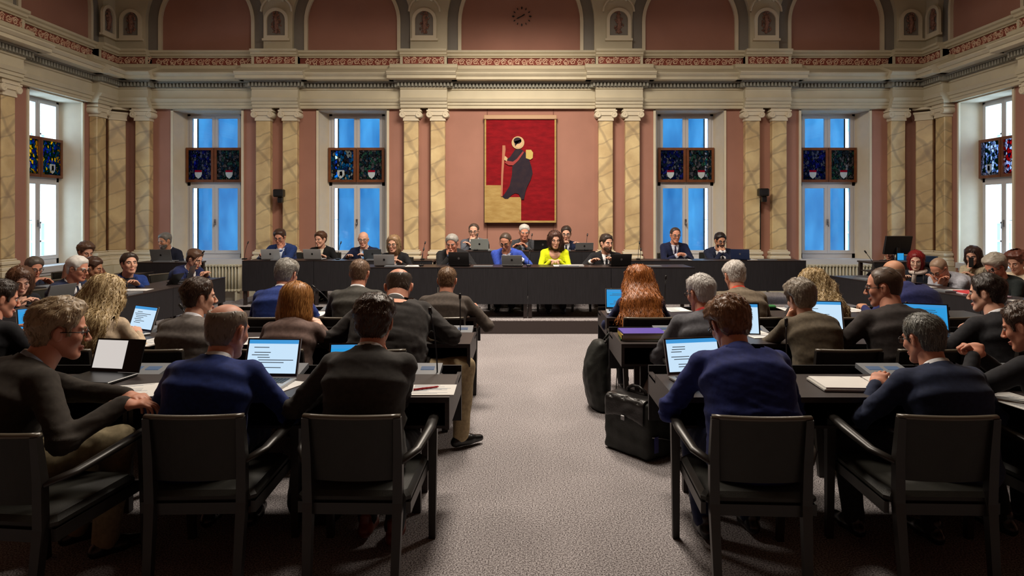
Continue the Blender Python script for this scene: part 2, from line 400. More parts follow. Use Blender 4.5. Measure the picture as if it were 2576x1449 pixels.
# columns
cap_m = MB()
def volute(m, x, z, r, y0, y1):
    prof = [(r,y0),(r,y1+.012),(r*.82,y1),(r*.7,y1+.010),(r*.52,y1+.002),(r*.38,y1+.010),(r*.22,y1-.004),(.001,y1-.008)]
    vs = []; n = 14
    for (rr, yy) in prof:
        for k in range(n): a = 2*pi*k/n; vs.append((x+rr*math.cos(a), yy, z+rr*math.sin(a)))
    fs = []
    for i in range(len(prof)-1):
        for k in range(n): j=(k+1)%n; fs.append((i*n+k,i*n+j,(i+1)*n+j,(i+1)*n+k))
    m.add(vs, fs, 0, True)
def column(loc, rz, label, plain=False, w=.28):
    t = tag(empty('column', loc, rz), label, 'column', None, 'structure')    # local: x along wall, -y into room, y=0 wall plane
    d = .15; h = w/2
    s = MB(); s.cbox((0,-d/2,2.27),(w,d,2.54), bev=.012); s.build('shaft', M_marble, t)
    b = MB()
    for (e, z0, z1) in ((.075,.72,.82),(.06,.82,.88),(.035,.88,.91),(.05,.91,.97),(.02,.97,1.0)):
        b.cbox((0,-d/2-e/2,(z0+z1)/2),(w+2*e,d+e,z1-z0), bev=.012)
    b.build('base', M_creaml, t)
    q = MB(); q.cbox((0,-d/2-.04,.36),(w+.18,d+.1,.72)); q.build('pedestal', M_cream, t)
    c = MB()
    c.add([(-h+.0,0,3.50),(h,0,3.50),(h,-d-.01,3.50),(-h,-d-.01,3.50),(-h-.02,0,3.62),(h+.02,0,3.62),(h+.02,-d-.03,3.62),(-h-.02,-d-.03,3.62)],
          [(0,1,2,3),(4,5,6,7),(0,1,5,4),(1,2,6,5),(2,3,7,6),(3,0,4,7)])
    c.box(-h-.01,h+.01,-d-.02,0,3.50,3.53)
    if not plain:
        c.box(-h-.03, h+.03, -d-.05, 0, 3.60, 3.67)
        for sx in (-1,1): volute(c, sx*(h+.018), 3.615, .062, 0, -d-.065)
        c.box(-h-.07, h+.07, -d-.06, 0, 3.675, 3.705)
    else:
        c.box(-h-.03,h+.03,-d-.04,0,3.62,3.66)
    c.box(-h-.045, h+.045, -d-.04, 0, 3.705, 3.745)
    c.build('capital', M_creaml, t)
    return t
names = [(-5.0,'outer veined marble column between the two left back windows'),(-4.48,'inner veined marble column between the two left back windows'),
 (-2.13,'outer marble column of the pair left of the banner'),(-1.61,'inner marble column of the pair left of the banner'),
 (1.65,'inner marble column of the pair right of the banner'),(2.17,'outer marble column of the pair right of the banner'),
 (4.50,'inner veined marble column between the two right back windows'),(5.02,'outer veined marble column between the two right back windows'),
 (-7.34,'marble column on the back wall beside the left corner'),(7.32,'marble column on the back wall beside the right corner')]
for x, l in names: column((x, YB, 0), 0, l)
for sg, sd in ((-1,'left'),(1,'right')):
    rz = -sg*pi/2
    column((sg*XS, 12.66, 0), rz, 'marble column on the %s side wall beside the corner' % sd)
    column((sg*XS, 10.36, 0), rz, 'marble column on the %s side wall before the window' % sd)
    column((sg*XS, 9.84, 0), rz, 'marble column on the %s side wall, outermost of its pair' % sd)
    column((sg*(XS-.12), YB-.12, 0), -sg*pi/4, 'plain marble corner pier in the %s corner' % sd, plain=True, w=.30)

# windows
wi = 1
def stained():
    ms = []
    for k, (pal, seed) in enumerate((([(20,34,110),(40,60,90),(120,126,140),(50,60,150)],0.), ([(60,66,74),(130,124,124),(44,80,100),(70,120,100)],5.), ([(30,130,180),(60,60,70),(190,190,176),(40,80,140)],9.),
                   ([(20,120,160),(230,190,40),(30,60,160),(16,70,60)],13.), ([(210,225,255),(20,70,60),(120,150,200),(170,190,230)],17.), ([(200,30,50),(220,225,255),(40,40,120),(230,230,250)],21.))):
        m = bpy.data.materials.new('stained_glass'); m.use_nodes = True; nt = m.node_tree; nt.nodes.remove(nt.nodes['Principled BSDF'])
        tc = nt.nodes.new('ShaderNodeTexCoord'); mp = nt.nodes.new('ShaderNodeMapping'); mp.inputs['Location'].default_value = (seed, seed, seed); mp.inputs['Scale'].default_value = (1.5,1.5,1)
        nt.links.new(tc.outputs['Object'], mp.inputs[0])
        v = nt.nodes.new('ShaderNodeTexVoronoi'); v.inputs['Scale'].default_value = 17
        v2 = nt.nodes.new('ShaderNodeTexVoronoi'); v2.inputs['Scale'].default_value = 17; v2.feature = 'DISTANCE_TO_EDGE'
        for q in (v, v2): nt.links.new(mp.outputs[0], q.inputs['Vector'])
        sp = nt.nodes.new('ShaderNodeSeparateColor'); nt.links.new(v.outputs['Color'], sp.inputs[0])
        r = nt.nodes.new('ShaderNodeValToRGB'); r.color_ramp.interpolation = 'CONSTANT'; e = r.color_ramp.elements
        e[0].position = 0; e[1].position = .3; e.new(.55); e.new(.78)
        for i in range(4): e[i].color = (*s2l(pal[i]),1)
        nt.links.new(sp.outputs[0], r.inputs['Fac'])
        lt = nt.nodes.new('ShaderNodeMath'); lt.operation = 'GREATER_THAN'; lt.inputs[1].default_value = .06; nt.links.new(v2.outputs['Distance'], lt.inputs[0])
        mx = nt.nodes.new('ShaderNodeMix'); mx.data_type = 'RGBA'; mx.inputs[6].default_value = (.004,.004,.006,1)
        nt.links.new(lt.outputs[0], mx.inputs['Factor']); nt.links.new(r.outputs[0], mx.inputs[7])
        t = nt.nodes.new('ShaderNodeBsdfTransparent'); nt.links.new(mx.outputs[2], t.inputs[0])
        g = nt.nodes.new('ShaderNodeBsdfDiffuse'); nt.links.new(mx.outputs[2], g.inputs[0])
        ms_ = nt.nodes.new('ShaderNodeMixShader'); ms_.inputs[0].default_value = .3
        nt.links.new(t.outputs[0], ms_.inputs[1]); nt.links.new(g.outputs[0], ms_.inputs[2]); nt.links.new(ms_.outputs[0], nt.nodes['Material Output'].inputs[0])
        ms.append(m)
    return ms
SG = stained()
def sgplain(name, rgb):
    m = bpy.data.materials.new(name); m.use_nodes = True; nt = m.node_tree; nt.nodes.remove(nt.nodes['Principled BSDF'])
    t = nt.nodes.new('ShaderNodeBsdfTransparent'); t.inputs[0].default_value = (*s2l(rgb),1); g = nt.nodes.new('ShaderNodeBsdfDiffuse'); g.inputs[0].default_value = (*s2l(rgb),1)
    mx = nt.nodes.new('ShaderNodeMixShader'); mx.inputs[0].default_value = .6
    nt.links.new(t.outputs[0], mx.inputs[1]); nt.links.new(g.outputs[0], mx.inputs[2]); nt.links.new(mx.outputs[0], nt.nodes['Material Output'].inputs[0]); return m
SGW = sgplain('clear_shield_glass', (225,235,240)); SGR = sgplain('red_shield_glass', (170,20,50)); SGK = sgplain('dark_shield_glass', (8,10,14))
def window(wn, c, screen, words, sgs):
    global wi
    t = empty('window_%d' % wi); t['kind'] = 'structure'; wi += 1; fn = WALL[wn]
    # pale splayed reveals, sill and moulded surround
    r = MB()
    for sx in (-1,1):
        r.add([(c+sx*WW,0,WZ0),(c+sx*WI,-WD,WZ0),(c+sx*WI,-WD,WZ1),(c+sx*WW,0,WZ1)], [(0,1,2,3)])
    r.add([(c-WW,0,WZ1),(c+WW,0,WZ1),(c+WI,-WD,WZ1-.02),(c-WI,-WD,WZ1-.02)], [(0,1,2,3)])
    r.build('reveal', M_reveal, t, fn=fn, recalc=False)
    s = MB(); s.box(c-WW-.02, c+WW+.02, -WD, .06, WZ0-.07, WZ0+.03); s.box(c-WW+.02, c+WW-.02, -.02, .03, WZ0-.12, WZ0-.07); s.build('sill', M_white, t, fn=fn)
    k = MB()
    for sx in (-1,1): k.box(c+sx*WW-.022, c+sx*WW+.022, -.01, .025, WZ0, WZ1+.02)
    k.box(c-WW-.02, c+WW+.02, -.01, .025, WZ1, WZ1+.045); k.build('surround', M_creaml, t, fn=fn)
    # frame and sashes; y = depth outward is negative d
    f = MB(); d0, d1 = -WD-.05, -WD
    z = [WZ0+.03, .975, 2.215, 2.32, 3.0, 3.61, WZ1]
    f.box(c-WI, c-WI+.06, d0, d1, WZ0, WZ1); f.box(c+WI-.06, c+WI, d0, d1, WZ0, WZ1)
    f.box(c-WI, c+WI, d0, d1, WZ0, .90); f.box(c-WI, c+WI, d0, d1, 2.26, 2.36); f.box(c-WI, c+WI, d0, d1, 3.66, WZ1)
    f.build('frame', M_white, t, fn=fn)
    for (z0, z1) in ((.90, 2.26), (2.36, 3.66)):
        for sx in (-1, 1):
            a, b = (c-WI+.05, c-.002) if sx < 0 else (c+.002, c+WI-.05)
            q = MB(); q.box(a, a+.055, d0+.015, d1+.02, z0, z1); q.box(b-.055, b, d0+.015, d1+.02, z0, z1)
            q.box(a+.055, b-.055, d0+.015, d1+.02, z0, z0+.065); q.box(a+.055, b-.055, d0+.015, d1+.02, z1-.05, z1)
            so = q.build('sash', M_white, t, fn=fn)
            g = MB(); g.box(a+.05, b-.05, d0+.03, d0+.036, z0+.06, z1-.045); g.build('glass_pane', M_glass, so, fn=fn)
    h = MB(); h.box(c-.018, c+.018, d1+.02, d1+.03, 1.47, 1.59); h.tube([(c,d1+.03,1.53),(c,d1+.06,1.53),(c,d1+.062,1.44)], .009, n=6); h.build('handle', M_metal, t, fn=fn)
    rl = MB(); rl.tube([(c-WI, -WD-.42, 1.58),(c+WI,-WD-.42,1.58)], .007, n=6); rl.build('outer_rail', M_darkmetal, t, fn=fn)
    if screen:
        a, b = (c-WI-.2, c+WI+.2)
        cut = .075 if abs(c) > 5 else .105
        if screen < 0: a = c-WI+cut
        else: b = c+WI-cut
        q = MB(); q.box(a, b, -WD-.285, -WD-.28, .6, 3.9); q.build('sun_screen', M_screen, t, fn=fn)
        e = a if screen < 0 else b
        q = MB(); q.box(e-.012, e+.012, -WD-.30, -WD-.27, .6, 3.9); q.build('screen_edge_rail', M_darkmetal, t, fn=fn)
    # two framed stained glass panels hanging before the middle of the window
    for i, sx in enumerate((-1, 1)):
        a, b = (c-WI+.0, c-.006) if sx < 0 else (c+.006, c+WI-.0)
        z0, z1 = 2.33, 3.02
        e = MB(); y0, y1 = -WD+.04, -WD+.075
        e.box(a, a+.05, y0, y1, z0, z1); e.box(b-.05, b, y0, y1, z0, z1); e.box(a+.05,b-.05,y0,y1,z0,z0+.05); e.box(a+.05,b-.05,y0,y1,z1-.05,z1)
        th = tag(empty('stained_glass_panel'), words[i], 'stained glass')
        e.build('frame', M_brownframe, th, fn=fn)
        g = MB(); g.box(a+.045, b-.045, y0+.012, y0+.018, z0+.045, z1-.045); g.build('leaded_glass', SG[sgs[i]], th, fn=fn)
        sh = MB(); cx_ = (a+b)/2+(.02 if i else -.03); zs = z0+.16
        pts = [(-.07,.08),(.07,.08),(.07,-.0),(.05,-.05),(0,-.09),(-.05,-.05),(-.07,-.0)]
        sh.prism([(cx_+p, zs+q) for p,q in pts], y0+.02, y0+.026, lambda p,q,d: (p,d,q), 0)
        if sgs[i] in (0,1): sh.prism([(cx_-.07,zs+.04),(cx_+.07,zs+.04),(cx_+.07,zs+.08),(cx_-.07,zs+.08)], y0+.024, y0+.028, lambda p,q,d: (p,d,q), 1)
        else: sh.prism([(cx_-.02,zs+.05),(cx_+.025,zs+.06),(cx_+.035,zs),(cx_+.02,zs-.05),(cx_,zs-.02),(cx_-.03,zs-.05),(cx_-.02,zs)], y0+.024, y0+.028, lambda p,q,d: (p,d,q), 2)
        sh.build('shield', [SGW,SGR,SGK], th, fn=fn)
    return t
window('back', -6.14, -1, ('dark blue stained glass with white shield, left panel of leftmost back window','dark grey stained glass with red and white shield, leftmost back window'), (0,1))
window('back', -3.29, -1, ('stained glass with white bear shield, left panel of second back window','dark stained glass with white shield beside the bear panel, second back window'), (2,1))
window('back', 3.31, 1, ('dark stained glass left panel, first back window right of the banner','dark green stained glass right panel, first back window right of banner'), (0,1))
window('back', 6.16, 1, ('stained glass with pale shield, left panel of rightmost back window','green and red stained glass with shield, rightmost back window'), (0,1))
window('left', 11.64, 0, ('blue stained glass in left side wall window, panel nearer the camera','bright yellow and blue stained glass with violet shield, left side window'), (3,3))
window('right', 11.64, 0, ('red and violet stained glass in the right side wall window','pale blue and green stained glass in the right side wall window'), (5,4))

# outside: pale facades across the street
M_fac = mat('pale_facade', (226,220,200), .9, .1, var=.05, vscale=.6); M_facw = mat('facade_window_blue', (110,150,190), .2, .6)
for sg in (-1, 1):
    t = tag(empty('building'), 'pale building outside the %s side window' % ('left' if sg < 0 else 'right'), 'building')
    m = MB(); X0 = sg*19
    m.box(min(X0,X0+sg*4), max(X0,X0+sg*4), 12, 46, -4, 9 if sg > 0 else 10); m.build('facade_wall', M_fac, t)
    for zz in (-.6, 2.9, 6.4):
        for yy in range(14, 46, 3):
            q = MB(); q.box(X0-sg*.02-.03, X0-sg*.02+.03, yy, yy+1.2, zz, zz+2.0); wq = q.build('window', M_facw, t)
            q = MB(); xx = X0-sg*.07; 
            for a_ in (0, .57, 1.13): q.box(xx-.03, xx+.03, yy+a_, yy+a_+.07, zz, zz+2.0)
            for b_ in (0, 1.2, 1.93): q.box(xx-.03, xx+.03, yy+.07, yy+1.13, zz+b_, zz+b_+.07)
            q.build('window_frame', M_white, wq)
    m = MB(); m.box(X0-sg*.3-.3, X0-sg*.3+.3, 11.8, 46.2, 9 if sg > 0 else 10, 9.4 if sg > 0 else 10.4); m.build('eaves', M_cream, t)
tag(MB().box(-60, 60, 14, 90, -4.4, -4).build('street', mat('street_grey', (120,120,125), .9)), kind='structure')

# radiators under the back windows
M_rad = mat('cream_radiator_enamel', (205,196,170), .4, .5)
def radiator(x0, x1, label):
    t = tag(empty('radiator', ((x0+x1)/2, YB, 0)), label, 'radiator'); hw = (x1-x0)/2; n = int((x1-x0)/.062)
    y = -.14
    for i in range(n):
        x = -hw+(i+.5)*(x1-x0)/n; m = MB()
        for dy in (-.05, .0, .05): m.tube([(x,y+dy,.20),(x,y+dy,.70)], .016, n=6)
        m.cbox((x,y,.215),(.05,.15,.05), bev=.012); m.cbox((x,y,.69),(.05,.15,.05), bev=.012); m.build('section', M_rad, t)
    for sx in (-1,1): m = MB(); m.box(sx*(hw-.08)-.02, sx*(hw-.08)+.02, y-.06, y+.06, 0, .2); m.build('foot', M_rad, t)
radiator(-6.85, -5.42, 'cream ribbed radiator under the leftmost back window')
radiator(5.43, 6.85, 'cream ribbed radiator under the rightmost back window')

# banner with the saint
ban = tag(empty('banner', (.0, YB-.10, 0)), 'red and gold wall banner with a haloed saint holding staff and book', 'banner')
def hang(name, poly, d, material, th=.004, par=None, mi=0):
    m = MB(); m.prism([((x-CX)/129.4, H-(y-CY)/129.4) for x,y in poly], -d, -d-th, lambda p,q,dd: (p,dd,q)); return m.build(name, material, par or ban)
def weave(name, rgb, rgb2):
    return mat(name, rgb, .85, .2, rgb2=rgb2, vscale=5, stretch=(1,1,3), bump=.35, bscale=25)
M_red = weave('red_banner_cloth', (142,16,26), (116,10,20)); M_gold = weave('gold_banner_cloth', (184,156,98), (166,134,78))
bm_ = MB(); nx, nz = 24, 32; x0, x1, z0, z1 = (1219-CX)/129.4, (1399-CX)/129.4, H-(559-CY)/129.4, H-(300-CY)/129.4
vs = []
for j in range(nz+1):
    for i in range(nx+1):
        u, v = i/nx, j/nz; vs.append((x0+(x1-x0)*u, -.008-.006*math.sin(u*17+v*5)*(1-v)-.005*math.sin(v*23+u*4)*(1-v), z0+(z1-z0)*v))
bm_.add(vs, [(j*(nx+1)+i, j*(nx+1)+i+1, (j+1)*(nx+1)+i+1, (j+1)*(nx+1)+i) for j in range(nz) for i in range(nx)], 0, True)
bm_.build('red_field', M_red, ban, recalc=False)
hang('gold_field', [(1223,466),(1262,466),(1262,496),(1311,496),(1311,556),(1223,556)], .016, M_gold)
M_saint = mat('black_robe_cloth', (38,32,44), .85, .2, rgb2=(52,40,46), vscale=8); M_skinc = mat('pale_applique', (196,168,126), .8, .2)
hang('robe', [(1296,376),(1312,376),(1322,384),(1330,398),(1337,420),(1340,436),(1335,452),(1326,470),(1322,482),(1318,502),(1312,502),(1305,488),(1296,486),(1288,490),(1278,500),(1270,500),(1264,495),(1272,484),(1282,468),(1288,440),(1289,415),(1286,408),(1272,404),(1284,394)], .022, M_saint)
hang('halo', [(1303+16*math.cos(a*pi/10), 359+16*math.sin(a*pi/10)) for a in range(20)], .020, M_skinc)
hang('head', [(1304+9*math.cos(a*pi/8), 361+12*math.sin(a*pi/8)) for a in range(16)], .026, mat('face_applique', (205,170,130), .8), th=.005)
hang('hair', [(1302+10*math.cos(a*pi/8), 354+8*math.sin(a*pi/8)) for a in range(16)]+[(1296,368),(1294,356)], .030, M_saint, th=.004)
hang('staff', [(1264,366),(1271,366),(1272,376),(1269,400),(1266,440),(1264,494),(1260,494),(1261,440),(1263,400)], .028, mat('staff_applique', (176,112,84), .8))
hang('sash', [(1273,404),(1290,407),(1300,400),(1316,380),(1318,384),(1304,404),(1291,416),(1280,416),(1270,410)], .030, mat('sash_applique', (150,52,50), .8))
hang('hand', [(1270,392),(1277,398),(1275,406),(1268,402)], .032, M_skinc)
hang('book', [(1323,377),(1336,377),(1341,384),(1340,398),(1334,402),(1323,398)], .028, mat('book_applique', (190,168,90), .7))
hang('border', [(1219,300),(1223,300),(1223,559),(1219,559)], .024, M_gold); hang('border', [(1395,300),(1399,300),(1399,559),(1395,559)], .024, M_gold)
hang('border', [(1219,555),(1399,555),(1399,560),(1219,560)], .025, M_gold)
m = MB(); m.cbox(((1309-CX)/129.4, -.02, H-(295-CY)/129.4),(1.42,.05,.085), bev=.01); m.build('top_batten', mat('pale_wood_batten', (178,140,104), .5), ban)
m = MB(); m.box(x0-.01, x1+.01, .012, .085, z0-.01, z1+.02); m.build('backing_board', mat('backing_board_brown', (70,50,40), .7), ban)
# blind door outline behind the banner
m = MB(); q = lambda x,y: ((x-CX)/128.3, H-(y-CY)/128.3)
(xa,za),(xb,zb) = q(1225,273), q(1393,600)
for a in ((xa,xa+.015,zb,za),(xb-.015,xb,zb,za),(xa,xb,za-.015,za)): m.box(a[0],a[1],YB-.012,YB+.01,a[2],a[3])
m.build('trim_%d' % tn, mat('dark_terracotta_edge', (120,78,64), .8))['kind'] = 'structure'; tn += 1
# wall clock: twelve marks and two hands fixed to the lunette
ck = tag(empty('wall_clock', (.02, YB-.01, H+498/128.3)), 'faceless wall clock of dark hour marks high in the central lunette', 'clock')
M_clk = mat('dark_bronze', (26,14,12), .5, .4)
for k in range(12):
    a = k*pi/6; r = .165; m = MB(); big = k % 3 == 0
    R_ = Matrix.Rotation(-a, 4, 'Y'); w_, l_ = (.017,.030) if big else (.011,.024)
    m.prism([(0,r-l_),(w_,r),(0,r+l_),(-w_,r)], 0, -.02, lambda p,q,d: R_ @ Vector((p,d,q))); m.build('hour_mark', M_clk, ck)
for a, l_, w_ in ((4.25,.12,.012),(1.0,.075,.014)):
    R_ = Matrix.Rotation(a, 4, 'Y'); m = MB(); m.prism([(-w_*.4,-.02),(w_*.4,-.02),(w_,l_*.7),(0,l_),(-w_,l_*.7)], -.02, -.03, lambda p,q,d: R_ @ Vector((p,d,q))); m.build('clock_hand', M_clk, ck)
# small speakers / cameras between the outer column pairs
for px, py, l in ((703,486,'small black wall speaker between the left column pair'),(1919,484,'small black wall speaker between the right column pair')):
    p = P(px,py,13.0); t = tag(empty('wall_speaker', p), l, 'speaker')
    m = MB(); m.cbox((0,-.02,0),(.19,.15,.15), bev=.015); m.build('housing', M_black, t)
    m = MB(); m.cbox((0,-.105,0),(.15,.02,.11), bev=.006); m.build('speaker_grille', M_darkmetal, t)
    m = MB(); m.cbox((.02,.0,-.13),(.09,.1,.11), bev=.01); m.box(-.02,.02,.03,.25,-.03,.03); m.build('bracket', M_black, t)
    m = MB(); m.tube([(0.03,.22,-.15),(0.03,.235,-1.4)], .012, n=6); m.build('cable', M_darkmetal, t)
# platforms
tag(MB().box(-4.95, 5.0, 9.52, YB-.0, 0, .18).build('podium_platform', mat('dark_podium_edge', (62,52,50), .6), None), 'dark low podium platform across the front of the hall', 'platform', None, 'structure')
m = MB(); m.box(-4.94, 4.99, 9.53, YB, .18, .188); tag(m.build('podium_carpet', M_carpet), kind='structure')
m = MB(); m.box(-1.1, 1.38, 10.95, YB, .188, .33); tag(m.build('podium_step', M_carpet), kind='structure')
# ---------------- implicit-surface figures ----------------
def nets(fn, lo, hi, h):
    """surface nets over an implicit function; returns vertices and quads"""
    lo = np.array(lo, float); hi = np.array(hi, float); n = np.ceil((hi-lo)/h).astype(int)+1
    ax = [lo[i]+h*np.arange(n[i]) for i in range(3)]
    G = np.stack(np.meshgrid(*ax, indexing='ij'), -1); f = fn(G.reshape(-1,3)).reshape(n).astype(float)
    s = f < 0; nx,ny,nz = n
    c = [(i,j,k) for i in (0,1) for j in (0,1) for k in (0,1)]
    sl = lambda a,i,j,k: a[i:nx-1+i, j:ny-1+j, k:nz-1+k]
    cnt = sum(sl(s,*q).astype(np.int8) for q in c); mask = (cnt > 0) & (cnt < 8)
    idx = -np.ones(mask.shape, int); m = mask.sum()
    if m == 0: return np.zeros((0,3)), np.zeros((0,4), int)
    idx[mask] = np.arange(m); base = np.argwhere(mask); fc = {q: sl(f,*q)[mask] for q in c}
    acc = np.zeros((m,3)); num = np.zeros(m)
    for a in c:
        for d in range(3):
            if a[d] == 1: continue
            b = list(a); b[d] = 1; b = tuple(b); fa, fb = fc[a], fc[b]; cr = (fa < 0) != (fb < 0)
            t = np.where(cr, fa/np.where(cr, fa-fb, 1), 0); p = np.array(a, float)[None]+t[:,None]*(np.array(b)-np.array(a))[None]
            acc[cr] += p[cr]; num[cr] += 1
    V = lo + h*(base+acc/num[:,None]); Q = []
    for d in range(3):
        e1, e2 = [(1,2),(2,0),(0,1)][d]
        A = [slice(None)]*3; B = [slice(None)]*3; A[d] = slice(0,-1); B[d] = slice(1,None)
        cr = s[tuple(A)] != s[tuple(B)]; pts = np.argwhere(cr); ins = s[tuple(A)][cr]
        ok = (pts[:,e1] > 0) & (pts[:,e2] > 0) & (pts[:,e1] < n[e1]-1) & (pts[:,e2] < n[e2]-1); pts = pts[ok]; ins = ins[ok]
        def g(o1, o2): q = pts.copy(); q[:,e1] -= o1; q[:,e2] -= o2; return idx[q[:,0],q[:,1],q[:,2]]
        q = np.stack([g(1,1), g(0,1), g(0,0), g(1,0)], 1); q[~ins] = q[~ins][:, ::-1]; Q.append(q)
    Q = np.concatenate(Q); Q = Q[(Q >= 0).all(1)]
    return V, Q
def smin(a, b, k): hh = np.clip(.5+.5*(b-a)/k, 0, 1); return b*(1-hh)+a*hh-k*hh*(1-hh)
def smax(a, b, k): return -smin(-a, -b, k)
def v3(*a): return np.array(a, float)
def cone(p, a, b, ra, rb):
    a, b = np.asarray(a,float), np.asarray(b,float); ab = b-a; t = np.clip(((p-a)@ab)/max(ab@ab,1e-9), 0, 1)
    return np.linalg.norm(p-a-t[:,None]*ab, axis=1)-(ra+(rb-ra)*t)
def ell(p, c, r, R=None):
    q = p-np.asarray(c,float)
    if R is not None: q = q@R
    r = np.asarray(r,float); k0 = np.linalg.norm(q/r, axis=1); k1 = np.linalg.norm(q/(r*r), axis=1)
    return np.where(k1 > 1e-9, k0*(k0-1)/np.maximum(k1,1e-9), -r.min())
def poly2(u, v, pts):
    """signed distance to a polygon (negative inside)"""
    n = len(pts); d = np.full(u.shape, 1e9); s = np.ones(u.shape)
    for i in range(n):
        ax_, ay = pts[i]; bx, by = pts[i-1]; ex, ey = bx-ax_, by-ay; wx, wy = u-ax_, v-ay
        t = np.clip((wx*ex+wy*ey)/(ex*ex+ey*ey), 0, 1); d = np.minimum(d, (wx-ex*t)**2+(wy-ey*t)**2)
        c1 = v >= ay; c2 = v < by; c3 = ex*wy > ey*wx
        fl = (c1&c2&c3) | (~c1&~c2&~c3); s = np.where(fl, -s, s)
    return s*np.sqrt(d)
def rotm(yaw, pitch, roll):     # head frame: yaw about z (left +), pitch down +, roll
    cy,sy,cp,sp,cr,sr = math.cos(yaw),math.sin(yaw),math.cos(-pitch),math.sin(-pitch),math.cos(roll),math.sin(roll)
    Rz = np.array([[cy,-sy,0],[sy,cy,0],[0,0,1]]); Rx = np.array([[1,0,0],[0,cp,-sp],[0,sp,cp]]); Ry = np.array([[cr,0,sr],[0,1,0],[-sr,0,cr]])
    return Rz@Rx@Ry
def mk(name, V, Q, mats, mi=None, parent=None, smooth=True):
    me = bpy.data.meshes.new(name); nv, nf = len(V), len(Q)
    me.vertices.add(nv); me.vertices.foreach_set('co', np.asarray(V, np.float32).ravel())
    k = Q.shape[1]; me.loops.add(nf*k); me.loops.foreach_set('vertex_index', Q.astype(np.int32).ravel())
    me.polygons.add(nf); me.polygons.foreach_set('loop_start', np.arange(0, nf*k, k, dtype=np.int32)); me.polygons.foreach_set('loop_total', np.full(nf, k, np.int32))
    for m in (mats if isinstance(mats,(list,tuple)) else [mats]): me.materials.append(m)
    if mi is not None: me.polygons.foreach_set('material_index', mi.astype(np.int32))
    me.polygons.foreach_set('use_smooth', np.full(nf, smooth)); me.update(calc_edges=True)
    o = bpy.data.objects.new(name, me); C.objects.link(o)
    if parent: o.parent = parent
    return o
def relax(V, Q, it=2, w=.5):
    e = np.concatenate([Q[:,[0,1]], Q[:,[1,2]], Q[:,[2,3]], Q[:,[3,0]]]); e = np.concatenate([e, e[:,::-1]])
    n = np.bincount(e[:,0], minlength=len(V))[:,None]
    for _ in range(it):
        a = np.stack([np.bincount(e[:,0], weights=V[e[:,1],i], minlength=len(V)) for i in range(3)], 1)/np.maximum(n,1); V = V+(a-V)*w
    return V
def vnoise(V, sc, seed):       # cheap smooth pseudo noise
    r = np.random.RandomState(seed); out = np.zeros(len(V))
    for i in range(7):
        k = r.normal(size=3)*sc*(1+.35*i); out += np.sin(V@k+r.uniform(0,6.28))/(1+.35*i)
    return out/3.2

# ---- materials for people ----
def skinmat(name, rgb):
    m = mat(name, rgb, .5, .35, var=.07, vscale=9); b = m.node_tree.nodes['Principled BSDF']
    b.inputs['Subsurface Weight'].default_value = .08; b.inputs['Subsurface Radius'].default_value = (.01,.004,.002); return m
SKIN = {'fair': skinmat('fair_skin', (222,170,145)), 'ruddy': skinmat('ruddy_skin', (214,150,124)), 'tan': skinmat('tanned_skin', (196,142,112)), 'pale': skinmat('pale_skin', (230,188,166))}
M_lip = mat('lips', (196,128,112), .45, .4); M_eyew = mat('eye_white', (176,166,158), .3, .5); M_iris = mat('dark_iris', (40,30,26), .2, .6)
HAIRM = {}
def hairmat(rgb, rgb2=None):
    key = rgb
    if key in HAIRM: return HAIRM[key]
    m = bpy.data.materials.new('hair_%d_%d_%d' % rgb); m.use_nodes = True; nt = m.node_tree; b = nt.nodes['Principled BSDF']
    g = nt.nodes.new('ShaderNodeNewGeometry'); r = nt.nodes.new('ShaderNodeValToRGB'); e = r.color_ramp.elements
    c = s2l(rgb); c2 = s2l(rgb2) if rgb2 else tuple(min(1,v*1.7+.01) for v in c)
    e[0].color = (*[v*.72 for v in c],1); e[1].color = (*c2,1)
    tc = nt.nodes.new('ShaderNodeTexCoord'); mp = nt.nodes.new('ShaderNodeMapping'); mp.inputs['Scale'].default_value = (60,60,9)
    n = nt.nodes.new('ShaderNodeTexNoise'); n.inputs['Scale'].default_value = 2.2; n.inputs['Detail'].default_value = 2
    nt.links.new(tc.outputs['Object'], mp.inputs[0]); nt.links.new(mp.outputs[0], n.inputs['Vector'])
    mx = nt.nodes.new('ShaderNodeMath'); mx.operation = 'MULTIPLY_ADD'; mx.inputs[1].default_value = .55; nt.links.new(g.outputs['Random Per Island'], mx.inputs[0])
    m2 = nt.nodes.new('ShaderNodeMath'); m2.operation = 'MULTIPLY'; m2.inputs[1].default_value = .6; nt.links.new(n.outputs['Fac'], m2.inputs[0]); nt.links.new(m2.outputs[0], mx.inputs[2])
    nt.links.new(mx.outputs[0], r.inputs['Fac']); nt.links.new(r.outputs[0], b.inputs['Base Color'])
    b.inputs['Roughness'].default_value = .42; b.inputs['Specular IOR Level'].default_value = .4
    HAIRM[key] = m; return m
CLOTH = {}
def cloth(rgb, kind='suit'):
    key = (rgb, kind)
    if key in CLOTH: return CLOTH[key]
    nm = '%s_cloth_%d_%d_%d' % (kind, *rgb)
    m = mat(nm, rgb, .85, .25, rgb2=tuple(min(255,int(v*1.16+2)) for v in rgb), vscale=45, bump=.35, bscale=9, sheen=.06)
    CLOTH[key] = m; return m
M_shoe = mat('black_shoe_leather', (20,18,18), .3, .5); M_shoebrown = mat('brown_shoe_leather', (104,42,26), .35, .5)
M_lens = glassmat('spectacle_lens', (.93,.94,.95), .12); M_gframe = mat('dark_spectacle_frame', (24,20,20), .3, .5)

